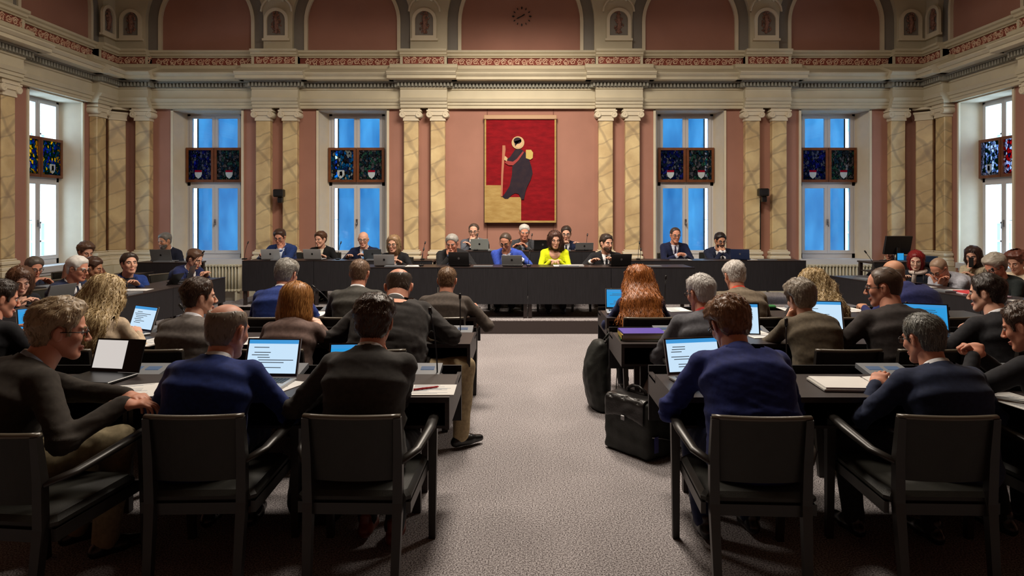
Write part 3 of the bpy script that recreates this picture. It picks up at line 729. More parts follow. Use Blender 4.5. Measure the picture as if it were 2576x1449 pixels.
# ---- hands ----
def hand_mesh(pose, vox):
    """palm from the wrist (origin) along +y, back of the hand +z, thumb on +x"""
    prims = []
    curl = {'flat': (.25,.35,.25), 'rest': (.45,.6,.4), 'fist': (1.25,1.5,.9)}[pose]
    W_ = [(.030,.088,.0085,.82),(.010,.093,.009,.94),(-.011,.090,.0088,.88),(-.030,.082,.0078,.70)]
    chains = []
    for i,(x,y0,r,l) in enumerate(W_):
        p = v3(x,y0,0); ang = 0; segs = [.043*l,.028*l,.022*l]; ch = [(p, r*1.12)]; sp = x*.9*(1 if pose!='fist' else .1)
        for j,L in enumerate(segs):
            ang += curl[j]; d = v3(math.sin(sp)*.6, math.cos(ang), -math.sin(ang)); d /= np.linalg.norm(d); p = p+d*L; ch.append((p, r*(1-.1*(j+1))))
        chains.append(ch)
    th = [(v3(.022,.018,-.004),.015),(v3(.044,.045,-.010),.0125),(v3(.052,.074,-.018),.0108),(v3(.050,.098,-.026),.009)]
    if pose == 'fist': th = [(v3(.022,.018,-.006),.015),(v3(.040,.045,-.018),.0125),(v3(.034,.070,-.034),.0108),(v3(.014,.082,-.044),.0095)]
    def fn(p):
        d = ell(p, (0,.052,-.002), (.042,.055,.0155)); d = smin(d, cone(p,(0,-.03,0),(0,.02,0),.024,.026), .02)
        d = smin(d, cone(p,(.028,.082,0),(-.028,.078,0),.0125,.0115), .012)
        out = d
        for ch in chains:
            e = None
            for (a,ra),(b,rb) in zip(ch[:-1], ch[1:]):
                q = cone(p,a,b,ra,rb); e = q if e is None else np.minimum(e,q)
            out = smin(out, e, .004)
        e = None
        for (a,ra),(b,rb) in zip(th[:-1], th[1:]):
            q = cone(p,a,b,ra,rb); e = q if e is None else np.minimum(e,q)
        return smin(out, e, .007)
    V, Q = nets(fn, (-.06,-.05,-.09), (.075,.2,.04), vox); return relax(V,Q,1,.4), Q
HANDS = {(p,v): hand_mesh(p,v) for p in ('flat','rest','fist') for v in (.0045,.008)}
def frame(yd, zd):               # rotation with columns x,y,z from desired y and approx z
    y = yd/np.linalg.norm(yd); z = zd-y*(zd@y); z /= np.linalg.norm(z); return np.stack([np.cross(y,z), y, z], 1)

# ---- head ----
def head_fn(sp):
    fat = sp.get('fat',0); wd = 1+.06*fat; fem = sp.get('fem',0)
    def cran(p):
        d = ell(p, (0,-.012,.034), (.0765*wd,.098,.083)); d = smin(d, ell(p, (0,.022,-.030), (.060*wd,.062,.082)), .03)
        return smin(d, ell(p, (0,-.035,-.03), (.062*wd,.058,.055)), .03)
    def f(p):
        d = cran(p); d = smin(d, ell(p,(0,.070,-.100),(.020*wd,.018,.018)), .025)
        for sx in (-1,1):
            d = smin(d, cone(p,(sx*.052*wd,-.005,-.048),(sx*.020,.060,-.102),.014,.012), .03)
            d = smin(d, ell(p,(sx*.036,.062,-.026),(.022,.02,.022)), .02)
            d = smin(d, cone(p,(sx*.014,.089,.021),(sx*.046,.074,.022),.007,.007), .012)
            d = smax(d, -ell(p,(sx*.031,.1015,.002),(.019,.017,.012)), .010)
        d = smin(d, cone(p,(0,.088,.012),(0,.112,-.030),.0068,.0105), .012)
        for sx in (-1,1): d = smin(d, ell(p,(sx*.012,.101,-.035),(.0085,.010,.008)), .007)
        d = smin(d, ell(p,(0,.087,-.066),(.024,.012,.006)), .007); d = smin(d, ell(p,(0,.086,-.076),(.020,.011,.0065)), .005)
        d = smax(d, -ell(p,(0,.1,-.0705),(.022,.009,.0022)), .004)
        for sx in (-1,1):
            R = rotm(sx*.35,0,sx*.12); e = ell(p,(sx*.081*wd,-.008,-.006),(.0075,.020,.033),R)
            e = smax(e, -ell(p,(sx*.091*wd,.0,-.004),(.008,.011,.021),R), .006); d = smin(d, e, .006)
        return d
    return f, cran
HL = {  # hairline polygons in the side plane (y forward, z up)
 'short': [(.20,.20),(.20,.105),(.088,.088),(.064,.060),(.056,.032),(.040,.022),(.036,-.012),(.022,-.014),(.018,.022),(-.010,.032),(-.030,.012),(-.036,-.040),(-.050,-.088),(-.20,-.088),(-.20,.20)],
 'recede': [(.20,.20),(.14,.12),(.062,.094),(.046,.062),(.046,.030),(.034,.020),(.032,-.008),(.022,-.008),(.018,.022),(-.010,.032),(-.030,.012),(-.036,-.040),(-.050,-.082),(-.20,-.082),(-.20,.20)],
 'bald': [(.036,.034),(.032,-.004),(.020,-.004),(.016,.022),(-.010,.032),(-.030,.012),(-.036,-.040),(-.050,-.076),(-.20,-.076),(-.20,.052),(-.075,.062),(-.02,.066),(.024,.054)],
 'shaved': [(.036,.020),(.030,.0),(.016,.022),(-.010,.030),(-.030,.012),(-.036,-.040),(-.050,-.07),(-.20,-.07),(-.20,.030),(-.06,.034)],
 'long': [(.20,.20),(.20,.096),(.086,.082),(.064,.052),(.054,.02),(.040,-.03),(.020,-.11),(-.20,-.16),(-.20,.20)],
 'beard': [(.11,-.058),(.080,-.050),(.060,-.052),(.046,-.030),(.030,-.012),(.020,-.012),(.026,-.05),(.02,-.08),(.04,-.14),(.12,-.14)],
}
def build_head(sp, R, c, s, vox, body, hr_parent, near):
    """returns body pieces; makes hair, beard, glasses children"""
    f, cran = head_fn(sp)
    V, Q = nets(f, (-.105,-.125,-.135), (.105,.135,.135), vox); V = relax(V,Q,1,.35)
    ctr = V[Q].mean(1); mi = np.zeros(len(Q), int)
    mi[(np.abs(ctr[:,0]) < .024) & (ctr[:,1] > .078) & (ctr[:,2] < -.060) & (ctr[:,2] > -.082)] = 1
    br = (np.abs(np.abs(ctr[:,0])-.031) < .020) & (ctr[:,1] > .068) & (np.abs(ctr[:,2]-.0245+.006*np.abs(np.abs(ctr[:,0])-.03)/.02) < .0052)
    mi[br] = 2
    T = lambda X: (X*s)@R.T + c
    body.append((T(V), Q, mi))
    u = MB()
    for sx in (-1,1):
        for (rr, oy, m_) in ((.0118, -.0042, 3), (.0066, .0028, 4)):
            prof = [(rr*math.sin(pi*k/6), -rr*math.cos(pi*k/6)) for k in range(7)]
            vs = []; fs = []
            for (a,b) in prof:
                for q in range(8): g = 2*pi*q/8; vs.append((sx*.031+a*math.cos(g), .0795+oy+b, .002+a*math.sin(g)))
            for i in range(6):
                for q in range(8): j=(q+1)%8; fs.append((i*8+q,i*8+j,(i+1)*8+j,(i+1)*8+q))
            body.append((T(np.array(vs)), np.array(fs)[:, ::-1], np.full(len(fs), m_)))
    col = sp['hair']; hm = hairmat(*col) if isinstance(col[0], tuple) else hairmat(col)
    hs = sp.get('style','short'); seed = sp.get('seed',1)
    if hs != 'none':
        hl = HL['long' if hs in ('long','bob') else ('short' if hs in ('short','full') else hs)]
        vol = (lambda v: min(v,.016) if hs in ('long','bob') else v)(sp.get('vol', {'short':.014,'full':.024,'recede':.009,'bald':.0032,'shaved':.002,'long':.014,'bob':.014}[hs]))
        asym = sp.get('part',0)
        def hf(p):
            pd = poly2(p[:,1]+.004*vnoise(p,60,seed+2), p[:,2]+((.010*vnoise(p,45,seed+7)+.10*np.abs(p[:,0])-.008) if hs == 'bald' else 0), hl)
            t = vol*(1+.55*np.clip(p[:,2]/.1,-.6,1)) if hs not in ('bald','shaved') else vol+0*p[:,2]
            if hs in ('short','full','recede'): t = np.where(p[:,2] < 0, vol*.55+np.clip(p[:,2]+.08,0,.08)*vol*.45/.08, t)
            t = t*(1+.28*vnoise(p, 30, seed)+.16*vnoise(p*np.array([1,.5,1]), 90, seed+5)+asym*p[:,0]*6)
            t = t*np.sqrt(np.clip((.004-pd)/.034, .02, 1)); d = cran(p)-t
            if sp.get('spot'): k_ = sp['spot']; d = smax(d, -ell(p,(0,-.015,.125),(.062*k_,.105*k_,.066*k_))-.006*vnoise(p,70,seed+4), .006)
            return smax(d, pd, .005)
        HV, HQ = nets(hf, (-.125,-.150,-.17 if hs in('long','bob') else -.115), (.125,.135,.165), max(vox,.0055)); HV = relax(HV,HQ,1,.3)
        Vs = [(HV,HQ)]
        if near and len(HV):      # loose locks lying over the cap
            Vs.append(strands(lambda p: hf(p), HV, HQ, sp.get('locks', 900 if hs in('short','full') else 120), .010 if hs in('bald','shaved') else .022, 4, .0022, seed, wild=sp.get('wild',.35)))
        HVt, HQt = joinvq([(T(a),b) for a,b in Vs]); o = mk('hair', HVt, HQt, hm, parent=hr_parent)
        if sp.get('hlabel'): o['label'] = sp['hlabel']
    if sp.get('beard'):
        def bf(p):
            d = f(p)-.0055*(1+.5*vnoise(p,120,seed)); d = smax(d, poly2(p[:,1], p[:,2], HL['beard']), .004); d = smax(d, -ell(p,(0,.096,-.0705),(.023,.02,.010)), .004)
            return smax(d, p[:,2]+.045+.9*np.maximum(0,.055-np.abs(p[:,0])*1.6)*(np.abs(p[:,0])<.03)*0, .004)
        BV, BQ = nets(bf, (-.1,-.02,-.135), (.1,.13,.0), max(vox,.0045))
        if len(BV): mk('beard', T(BV), BQ, hairmat(*sp['beard']) if isinstance(sp['beard'],tuple) and isinstance(sp['beard'][0],tuple) else hm, parent=hr_parent)
    if sp.get('glasses'):
        g = MB()
        for sx in (-1,1):
            ring = [T(np.array([[sx*.033+.023*math.cos(a), .101-.004*abs(math.cos(a)), .0+.017*math.sin(a)]]))[0] for a in np.linspace(0,2*pi,15)]
            g.tube(ring, .0022*s, n=5, caps=False)
            g.tube([T(np.array([q]))[0] for q in ((sx*.056,.098,.006),(sx*.078,.06,.006),(sx*.086,-.002,.004))], .0022*s, n=5)
            lens = [T(np.array([[sx*.033+.022*math.cos(a), .1005, .0+.016*math.sin(a)]]))[0] for a in np.linspace(0,2*pi,13)[:-1]]
            g.add(lens, [tuple(range(12))], 1)
        g.tube([T(np.array([q]))[0] for q in ((-.011,.103,.004),(0,.106,.006),(.011,.103,.004))], .0022*s, n=5)
        g.build('glasses', [M_gframe, M_lens], hr_parent, recalc=False)
def joinvq(L):
    Vs, Qs, o = [], [], 0
    for V,Q in L: Vs.append(V); Qs.append(Q+o); o += len(V)
    return np.concatenate(Vs), np.concatenate(Qs)
def grad(fn, p, e=.003):
    g = np.stack([fn(p+np.eye(3)[i]*e)-fn(p-np.eye(3)[i]*e) for i in range(3)], 1); return g/np.maximum(np.linalg.norm(g,axis=1,keepdims=True),1e-6)
def strands(fn, V, Q, n, step_len, nseg, wid, seed, wild=.35, down=(0,0,-1), wave=0, zmin=None, lift=.0015, seg=None):
    """ribbons that start on the surface and march along it downwards"""
    r = np.random.RandomState(seed+11); c = V[Q].mean(1); pick = r.randint(0, len(c), n); p = c[pick].copy()
    if zmin is not None: p = p[p[:,2] > zmin]; n = len(p)
    seg = seg or step_len/nseg; pts = [p]; g = grad(fn, p); nrm = [g]
    rnd = r.normal(size=(n,3))*wild; ph = r.uniform(0,6.28,n); dn = np.asarray(down,float)
    for i in range(nseg):
        d = dn[None]+rnd+np.stack([-p[:,1]*0, -.6*np.clip(p[:,2]-.06,0,.1)*10, 0*ph],1)
        if wave: d = d+wave*np.stack([np.sin(ph+i*.9), np.cos(ph*1.7+i*.8), 0*ph],1)
        d = d-g*(d*g).sum(1,keepdims=True); d /= np.maximum(np.linalg.norm(d,axis=1,keepdims=True),1e-6)
        p = p+d*seg; fv = fn(p); g = grad(fn, p); p = p-g*(fv-lift*(1+i*.4)*(1+r.rand(n)))[:,None]*.9; pts.append(p); nrm.append(g)
    Pn = np.stack(pts,1); N = np.stack(nrm,1); m = nseg+1
    t = np.gradient(Pn, axis=1); t /= np.maximum(np.linalg.norm(t,axis=2,keepdims=True),1e-6); b = np.cross(t,N)
    wv = (np.linspace(1,.25,m)*wid)[None,:,None]*(.6+.8*r.rand(n))[:,None,None]
    L = Pn-b*wv; R_ = Pn+b*wv; VV = np.stack([L,R_],2).reshape(-1,3)
    i = np.arange(n)[:,None]*(2*m)+np.arange(nseg)[None]*2; i = i.ravel(); return VV, np.stack([i,i+1,i+3,i+2],1)

# ---- the whole person, local frame: +y forward, z up, origin on the floor under the hips ----
def ik(a, t, l1, l2, pole):
    d = t-a; L = np.linalg.norm(d); L2 = min(L, (l1+l2)*.995); u = d/max(L,1e-6); t2 = a+u*L2
    x = (l1*l1-l2*l2+L2*L2)/(2*L2); hh = math.sqrt(max(0,l1*l1-x*x)); q = pole-u*(pole@u); q /= max(np.linalg.norm(q),1e-6)
    return a+u*x+q*hh, t2
def person(label, px, py, Z, sp, floor=0.0, yaw=0.0, group=None, name='person', Yr=None):
    """px,py,Z: centre of the head; sp: dict of pose and looks"""
    near = Z < 7.3; vfine = .0050 if Z < 4.2 else (.0062 if Z < 7.3 else .0085); vcl = .013 if Z < 4.2 else (.016 if Z < 7.3 else .021)
    target = np.array(P(px,py,Z)); fem = sp.get('fem',0); fat = sp.get('fat',0)
    lean = math.radians(sp.get('lean',8)); hunch = math.radians(sp.get('hunch',18)); side = math.radians(sp.get('side',0))
    seat = sp.get('seat',.45)
    # spine
    def spine(s, q=1.0):
        hip = v3(0,0,seat+.10*s); a1, a2, a3 = lean*.6, lean+hunch*.35, lean+hunch*.9
        D = lambda a: v3(math.sin(side)*math.cos(a), math.sin(a), math.cos(a)*math.cos(side))
        w_ = hip+D(a1)*.17*s*q; c_ = w_+D(a2)*.19*s*q; n_ = c_+D(a3)*.165*s*q
        nk = lean*.3+hunch*.75+math.radians(sp.get('neck',12)); hc = n_+v3(math.sin(side),math.sin(nk),math.cos(nk))*.165*s+v3(0,.012,0)*s
        return hip, w_, c_, n_, hc, (D(a1),D(a2),D(a3))
    s = sp.get('s', 1.0); q = 1.0
    for _ in range(10):
        r_ = spine(s, q); yo = r_[4][0]*math.sin(yaw)+r_[4][1]*math.cos(yaw)
        if Yr is not None: Z = Yr+yo; target = np.array(P(px,py,Z))
        q = min(max(q+(target[2]-floor-r_[4][2])/(.5*s), .80), 1.2)
    hip, wst, chs, nck, hc, DD = spine(s, q)
    cyw, syw = math.cos(yaw), math.sin(yaw); off = np.array([hc[0]*cyw-hc[1]*syw, hc[0]*syw+hc[1]*cyw])
    dz = target[2]-floor-hc[2]            # residual taken up by the whole upper body
    hip[2] += dz; wst[2] += dz; chs[2] += dz; nck[2] += dz; hc[2] += dz
    root = tag(empty(name, (target[0]-off[0], target[1]-off[1], floor), yaw), label, 'person', group)
    wS = (1-.10*fem)*(1+.02*fat); bk = 1+.16*fat
    X = v3(1,0,0)
    st = [(hip-DD[0]*.03*s, .185*(1-.02*fem)*bk, .125*bk), (wst, (.162-.02*fem)*(bk+.1*fat), .115*(bk+.12*fat)), (chs, .178*wS*bk, .122*bk), (chs+(nck-chs)*.62, .165*wS, .098), (nck, .072, .062)]
    upv = [DD[0],DD[1],DD[2],DD[2]]
    def torso(p, infl=0.):
        out = None
        for i in range(len(st)-1):
            (a,rxa,rya),(b,rxb,ryb) = st[i], st[i+1]; ab = b-a; L2 = ab@ab; t = np.clip(((p-a)@ab)/L2,0,1); c = a+t[:,None]*ab; q = p-c
            U = ab/math.sqrt(L2); Fv = np.cross(U, X); Fv /= np.linalg.norm(Fv); Fv = -Fv if Fv[1] < 0 else Fv
            rx = (rxa+(rxb-rxa)*t)*s+infl; ry = (rya+(ryb-rya)*t)*s+infl; qx = np.abs(q@X)/rx; qy = np.abs(q@Fv)/ry; qz = np.abs(q@U)/(.05*s+infl)
            k = (qx**2.6+qy**2.4)**(1/2.5); d = (np.sqrt(k*k+qz*qz)-1)*np.minimum(rx,ry)
            out = d if out is None else smin(out, d, .035)
        return out
    shw = (.178-.018*fem)*(1+.06*fat); shoulders = []
    for sx in (-1,1):
        shoulders.append(chs+(nck-chs)*.60+v3(sx*shw*s, .0, 0)+v3(0,sp.get('fwd',.02),-.005))
    hands = sp.get('hands', ((-.13,.36,.79),(.13,.36,.79))); poses = sp.get('hp', ('rest','rest')); hd = sp.get('hdir', (None,None))
    arms = []
    R = rotm(yaw*0+math.radians(sp.get('hy',0)), math.radians(sp.get('hpitch',12)), math.radians(sp.get('hroll',0)))
    for i,sx in enumerate((-1,1)):
        if isinstance(hands[i], str):
            if hands[i] == 'chin': t = hc+R@(v3(sx*.012,.085,-.175)*s)
            elif hands[i] == 'mouth': t = hc+R@(v3(sx*.02,.115,-.15)*s)
            elif hands[i] == 'cheek': t = hc+R@(v3(sx*.085,.045,-.14)*s)
            elif hands[i] == 'lap': t = v3(sx*.10,.24,seat+.17)
        else: t = v3(*hands[i])
        pole = v3(sx*sp.get('elbow',.8),-.35,-.8)
        e, wr = ik(shoulders[i], t, .285*s, .245*s, pole); arms.append((shoulders[i], e, wr))
    # ---- jacket / top ----
    jt = sp.get('jacket',(30,30,34)); k = 1-.16*fem
    def sleeves(p, add=0.):
        d = None
        for (a,e,w_) in arms:
            q = smin(cone(p,a,e,(.060*k)*s+add,(.050*k)*s+add), cone(p,e,w_,(.049*k)*s+add,(.037*k)*s+add), .02); d = q if d is None else np.minimum(d,q)
        return d
    def shape(p):
        d = torso(p, .016)
        for i,sx in enumerate((-1,1)): d = smin(d, cone(p, nck*.75+chs*.25+v3(sx*.05,0,-.005), shoulders[i]+v3(-sx*.012,0,.012), .055*s, .053*s*k), .035)
        d = smin(d, ell(p, shoulders[0]+v3(.008,0,.012), (.062*s,.06*s,.050*s)), .02); d = smin(d, ell(p, shoulders[1]+v3(-.008,0,.012), (.062*s,.06*s,.050*s)), .02)
        d = smin(d, sleeves(p), .014)
        hem = ell(p, hip+v3(0,-.02,-.05), (.195*s*bk,.150*s*bk,.10)); d = smin(d, hem, .04)
        return d
    allp = np.array([q for a in arms for q in a]+[hip,nck,chs]); lo = allp.min(0)-.16; hi = allp.max(0)+.13
    lo[1] -= .04; hi[1] += .02; lo[0] = min(lo[0], hip[0]-.26*bk*s); hi[0] = max(hi[0], hip[0]+.26*bk*s); lo[2] = max(lo[2], seat-.06)
    hi[2] = max(hi[2] if any(a[2][2] > nck[2]-.1 for a in arms) else nck[2]+.05, nck[2]+.05)
    nax = (hc-nck)/np.linalg.norm(hc-nck)
    def jk(p):
        d = shape(p); d = smax(d, -cone(p, nck+nax*.03*s, hc+R@(v3(0,-.02,-.05)*s), .058*s, .060*s), .010)
        qa = (p-nck)@nax; rr = np.linalg.norm(p-nck-qa[:,None]*nax, axis=1); d = smax(d, np.where(rr < .088*s, qa-.030*s, -1), .008)
        return d
    V, Q = nets(jk, lo, hi, vcl); V = relax(V,Q,2,.4)
    # folds: strongest by elbows, waist and arm pits
    A = .0105*sp.get('fold',1.0); seed = sp.get('seed',1); gm = grad(jk, V, .01)
    el = np.minimum(np.linalg.norm(V-arms[0][1],axis=1), np.linalg.norm(V-arms[1][1],axis=1)); wz = np.abs(V[:,2]-wst[2])
    wgt = .35+1.1*np.exp(-(el/.09)**2)+.7*np.exp(-(wz/.10)**2)
    Vd = V@np.array([[.55,0,0],[0,.55,0],[0,0,1.7]]); sg = vnoise(Vd, 26, seed+3); rd = np.clip(1-1.6*np.abs(vnoise(V@np.array([[.45,0,.35],[0,.45,0],[-.3,0,1.5]]), 19, seed+8)),0,1)**3-.3
    V = V+gm*(A*wgt*(.6*sg+.5*rd))[:,None]
    top = mk(sp.get('topname','jacket'), V, Q, cloth(jt, sp.get('ck','suit')), parent=root)
    if sp.get('tlabel'): top['label'] = sp['tlabel']
    if not sp.get('plain'):
        # collar of the jacket and of the shirt
        axis = (hc-nck); axis = axis/np.linalg.norm(axis)*.5+DD[2]*.5; axis /= np.linalg.norm(axis); fr = np.cross(axis, X); fr = -fr if fr[1] < 0 else fr
        def collar(r0, r1, zz0, zz1, thick, nm, mt, gap=0.0, drop=.03):
            m_ = MB(); N = 28; rows = []
            for rr, zz in ((r0,zz0),(r0+.002,(zz0+zz1)/2),(r1,zz1),(r1-thick,zz1),(r0-thick,zz0)):
                row = []
                for q in range(N+1):
                    a = gap+(2*pi-2*gap)*q/N; front = (1+math.cos(a))/2
                    row.append(nck+X*(rr*s*math.sin(a))*1.04+fr*(rr*s*math.cos(a)*.92-.006*s)+axis*((zz-drop*front**1.5)*s))
                rows.append(row)
            vs = [tuple(v) for row in rows for v in row]; n_ = N+1
            m_.add(vs, [(r*n_+q, r*n_+q+1, (r+1)*n_+q+1, (r+1)*n_+q) for r in range(4) for q in range(N)], 0, True)
            return m_.build(nm, mt, root)
        if sp.get('shirt'):
            collar(.066, .061, -.025, .043, .004, 'shirt_collar', cloth(sp['shirt'],'shirt'), gap=.25, drop=.022)
        collar(.088, .071, -.060, .024, .006, 'jacket_collar', cloth(jt, sp.get('ck','suit')), gap=.85, drop=.05)
        facing = abs(math.degrees((math.atan2(math.sin(yaw), math.cos(yaw))))) > 40
        if facing or sp.get('front'):
            cu = lambda p: (p-wst)@((nck-wst)/np.linalg.norm(nck-wst))/np.linalg.norm(nck-wst)
            Fd = np.cross(X, DD[1])*-1; Fd = Fd if Fd[1] > 0 else -Fd
            lo2 = np.minimum(wst,nck)-v3(.15,.0,.03); hi2 = np.maximum(wst,nck)+v3(.15,.24,.05)
            vw = sp.get('vwidth', .062)
            def region(p, off): u = cu(p); return np.abs(p[:,0])-(off+np.clip(u-.12,0,1)*vw/.85)*s
            def patch(infl, lo_, hi_, inner=None):
                def g(p):
                    d = shape(p)-infl; u = cu(p); d = smax(d, -(shape(p)-infl+.014), .003); d = np.maximum(d, region(p,hi_)); d = np.maximum(d, (.10-u)*.3); d = np.maximum(d, (u-1.04)*.3); d = np.maximum(d, .0-(p-(wst+chs)/2)@Fd)
                    if lo_ is not None: d = np.maximum(d, -region(p,lo_))
                    return d
                return nets(g, lo2, hi2, .008 if Z > 7 else .006)
            if sp.get('shirt') or sp.get('neckskin'):
                PV, PQ = patch(.004, None, 0)
                if sp.get('shirt'): 
                    if len(PV): mk('shirt_front', PV, PQ, cloth(sp['shirt'],'shirt'), parent=root)
                else: sp['_skinpatch'] = (PV, PQ)
            PV, PQ = patch(.009, 0, .034)
            if len(PV): mk('lapels', PV, PQ, cloth(tuple(int(v*.8) for v in jt), sp.get('ck','suit')), parent=root)
            if sp.get('tie'):
                def tg(p):
                    u = cu(p); d = shape(p)-.011; d = smax(d, -(shape(p)-.0), .003); d = np.maximum(d, np.abs(p[:,0])-(.013+.014*np.clip(1-u,0,1))*s); d = np.maximum(d,(.14-u)*.3); d = np.maximum(d,(u-.99)*.3); return np.maximum(d,-(p-(wst+chs)/2)@Fd)
                TV, TQ = nets(tg, lo2, hi2, .006)
                if len(TV): mk('tie', TV, TQ, cloth(sp['tie'],'tie'), parent=root)
    elif sp.get('scoop'):
        Fd = v3(0,1,0); lo2 = chs-v3(.16,.0,.03); hi2 = nck+v3(.16,.2,.06)
        def g(p): 
            d = shape(p)-.003; d = smax(d,-(shape(p)+.012),.003); return np.maximum(d, ell(p, nck+v3(0,.085,-.035)*s, (.085*s,.085*s,sp['scoop']*s)))
        sp['_skinpatch'] = nets(g, lo2, hi2, .007)
    if sp.get('scarf'):
        m_ = MB(); pts_ = [nck+v3(.085*math.sin(a)*s, .02+.085*math.cos(a)*s, .015-.03*(1+math.cos(a))/2) for a in np.linspace(0,2*pi,17)]
        m_.tube(pts_, .030*s, n=10, caps=False); m_.tube([pts_[0], chs+v3(.02,.15,.06), chs+v3(.03,.165,-.06)], [.03,.035,.03], n=10, flat=.5); m_.build('scarf', cloth(sp['scarf'],'scarf'), root)
    # ---- legs ----
    legsp = sp.get('legs', ((-.11,.42,.10),(.11,.42,.10)))   # foot positions x, y, ankle z
    sh = sp.get('shoes', M_shoe); tr = cloth(sp.get('trousers',(26,26,30)), 'trouser')
    if sp.get('legshow', True):
        LA = []
        for i,sx in enumerate((-1,1)):
            hj = v3(sx*.092*s, .02, hip[2]-.01); hj[2] = min(hj[2], seat+.13); foot = v3(*legsp[i]); kn, an = ik(hj, foot, .43*s, .42*s, v3(sx*sp.get('spread',.12),.75,.75)); LA.append((hj,kn,an))
        def tf(p):
            d = ell(p, v3(0,-.01,min(hip[2],seat+.12)-.01), (.165*s*bk,.125*s*bk,.10*s))
            for (a,b,c_) in LA:
                q = smin(cone(p,a,b,.092*s,.068*s), cone(p,b,c_,.066*s,.052*s), .02); d = smin(d,q,.03)
            return d
        pts = np.array([q for a in LA for q in a]+[hip]); lo3 = pts.min(0)-.12; hi3 = pts.max(0)+.12; lo3[0] = min(lo3[0],-.24*bk); hi3[0] = max(hi3[0],.24*bk)
        V, Q = nets(tf, lo3, hi3, vcl+.004); V = relax(V,Q,1,.4); V = V+grad(tf,V,.01)*(.006*vnoise(V@np.diag([1.2,1.2,.6]),28,seed))[:,None]; mk('trousers', V, Q, tr, parent=root)
        for i,(a,b,c_) in enumerate(LA):
            fd = sp.get('toe',(0,0))[i]; dy = v3(math.sin(fd), math.cos(fd), 0); o_ = v3(c_[0],c_[1],c_[2]-.085)
            pit = sp.get('toepitch',0)
            up = v3(0,0,1)
            def sf(p):
                d = cone(p, o_-dy*.045+up*.036, o_+dy*.07+up*.036, .034, .040); d = smin(d, cone(p, o_+dy*.07+up*.034, o_+dy*.17+up*.026, .039, .026), .02)
                d = smin(d, cone(p, o_-dy*.02+up*.05, o_-dy*.015+up*.10, .036, .036), .02); return smax(d, -(p[:,2]-o_[2]-.004), .006)
            V, Q = nets(sf, o_-.22, o_+.24, .008 if near else .014)
            if len(V): mk('shoe', V, Q, sh, parent=root)
    # ---- body: one mesh of trunk, neck, head, arms, hands and legs in skin ----
    body = []
    neckr = (.058-.008*fem)*(1+.12*fat)
    hb = hc+R@(v3(0,-.022,-.045)*s)
    def bf(p):
        d = torso(p, -.014); qa = (p-nck)@nax; rr = np.linalg.norm(p-nck-qa[:,None]*nax, axis=1); d = smax(d, np.where(rr < .14*s, qa+.012*s, -1), .01)
        for i in (0,1):
            a,e,w_ = arms[i]; d = smin(d, smin(cone(p,a,e,.042*s,.036*s), cone(p,e,w_,.036*s,.025*s),.02), .03)
        d = smin(d, cone(p, nck-v3(0,0,.05), hb, (neckr+.004)*s, neckr*s), .03)
        if sp.get('legshow', True):
            for (a,b,c_) in LA: d = smin(d, smin(cone(p,a,b,.075*s,.05*s), cone(p,b,c_,.048*s,.034*s),.02), .03)
        return d
    pp = [q for a in arms for q in a]+[hip,nck,hb]+([q for a in LA for q in a] if sp.get('legshow',True) else []); pp = np.array(pp)
    V, Q = nets(bf, pp.min(0)-.13, pp.max(0)+.1, .024); body.append((V,Q,np.zeros(len(Q),int)))
    nf = lambda p: smax(smin(cone(p, nck-v3(0,0,.05), hb, (neckr+.004)*s, neckr*s), cone(p, nck-v3(.03,-.02,.04), nck-v3(-.03,-.02,.04), .035*s,.035*s), .03), -1, .01)
    V, Q = nets(nf, np.minimum(nck,hb)-.13, np.maximum(nck,hb)+.1, .009); body.append((V,Q,np.zeros(len(Q),int)))
    build_head(sp, R, hc, s*sp.get('hs',1.0), vfine, body, root, near)
    for i,sx in enumerate((-1,1)):
        a,e,w_ = arms[i]; fwd = (w_-e)/np.linalg.norm(w_-e)
        hv = hd[i]; yd = fwd if hv is None else np.array(hv[0],float); zd = v3(0,0,1) if hv is None else np.array(hv[1],float)
        if isinstance(hands[i], str) and hands[i] != 'lap' and hv is None: yd = (hc+R@(v3(0,.06,-.05)*s))-w_; zd = v3(0,1,.3)
        if abs(yd@zd)/np.linalg.norm(yd)/np.linalg.norm(zd) > .95: zd = v3(0,1,0)
        RR = frame(yd, zd); HV, HQ = HANDS[(poses[i], .0045 if near else .008)]
        hh_ = HV.copy(); 
        if sx > 0: hh_[:,0] *= -1
        Qh = HQ[:, ::-1] if sx > 0 else HQ
        body.append(((hh_*s*(1-.08*fem))@RR.T+w_-fwd*.005, Qh, np.zeros(len(Qh),int)))
        if sp.get('cuff') and sp.get('shirt'):
            m_ = MB(); m_.tube([w_-fwd*.02, w_+fwd*.018], [.039*k*s,.036*k*s], n=12); m_.build('shirt_cuff', cloth(sp['shirt'],'shirt'), root)
    if '_skinpatch' in sp and len(sp['_skinpatch'][0]):
        V,Q = sp['_skinpatch']; body.append((V,Q,np.zeros(len(Q),int)))
    VV, QQ = joinvq([(a,b) for a,b,_ in body]); MI = np.concatenate([c_ for _,_,c_ in body]); hcol = sp['hair']; hm = hairmat(*hcol) if isinstance(hcol[0],tuple) else hairmat(hcol)
    bo = mk('body', VV, QQ, [SKIN[sp.get('skin','fair')], M_lip, hm, M_eyew, M_iris], MI, parent=root)
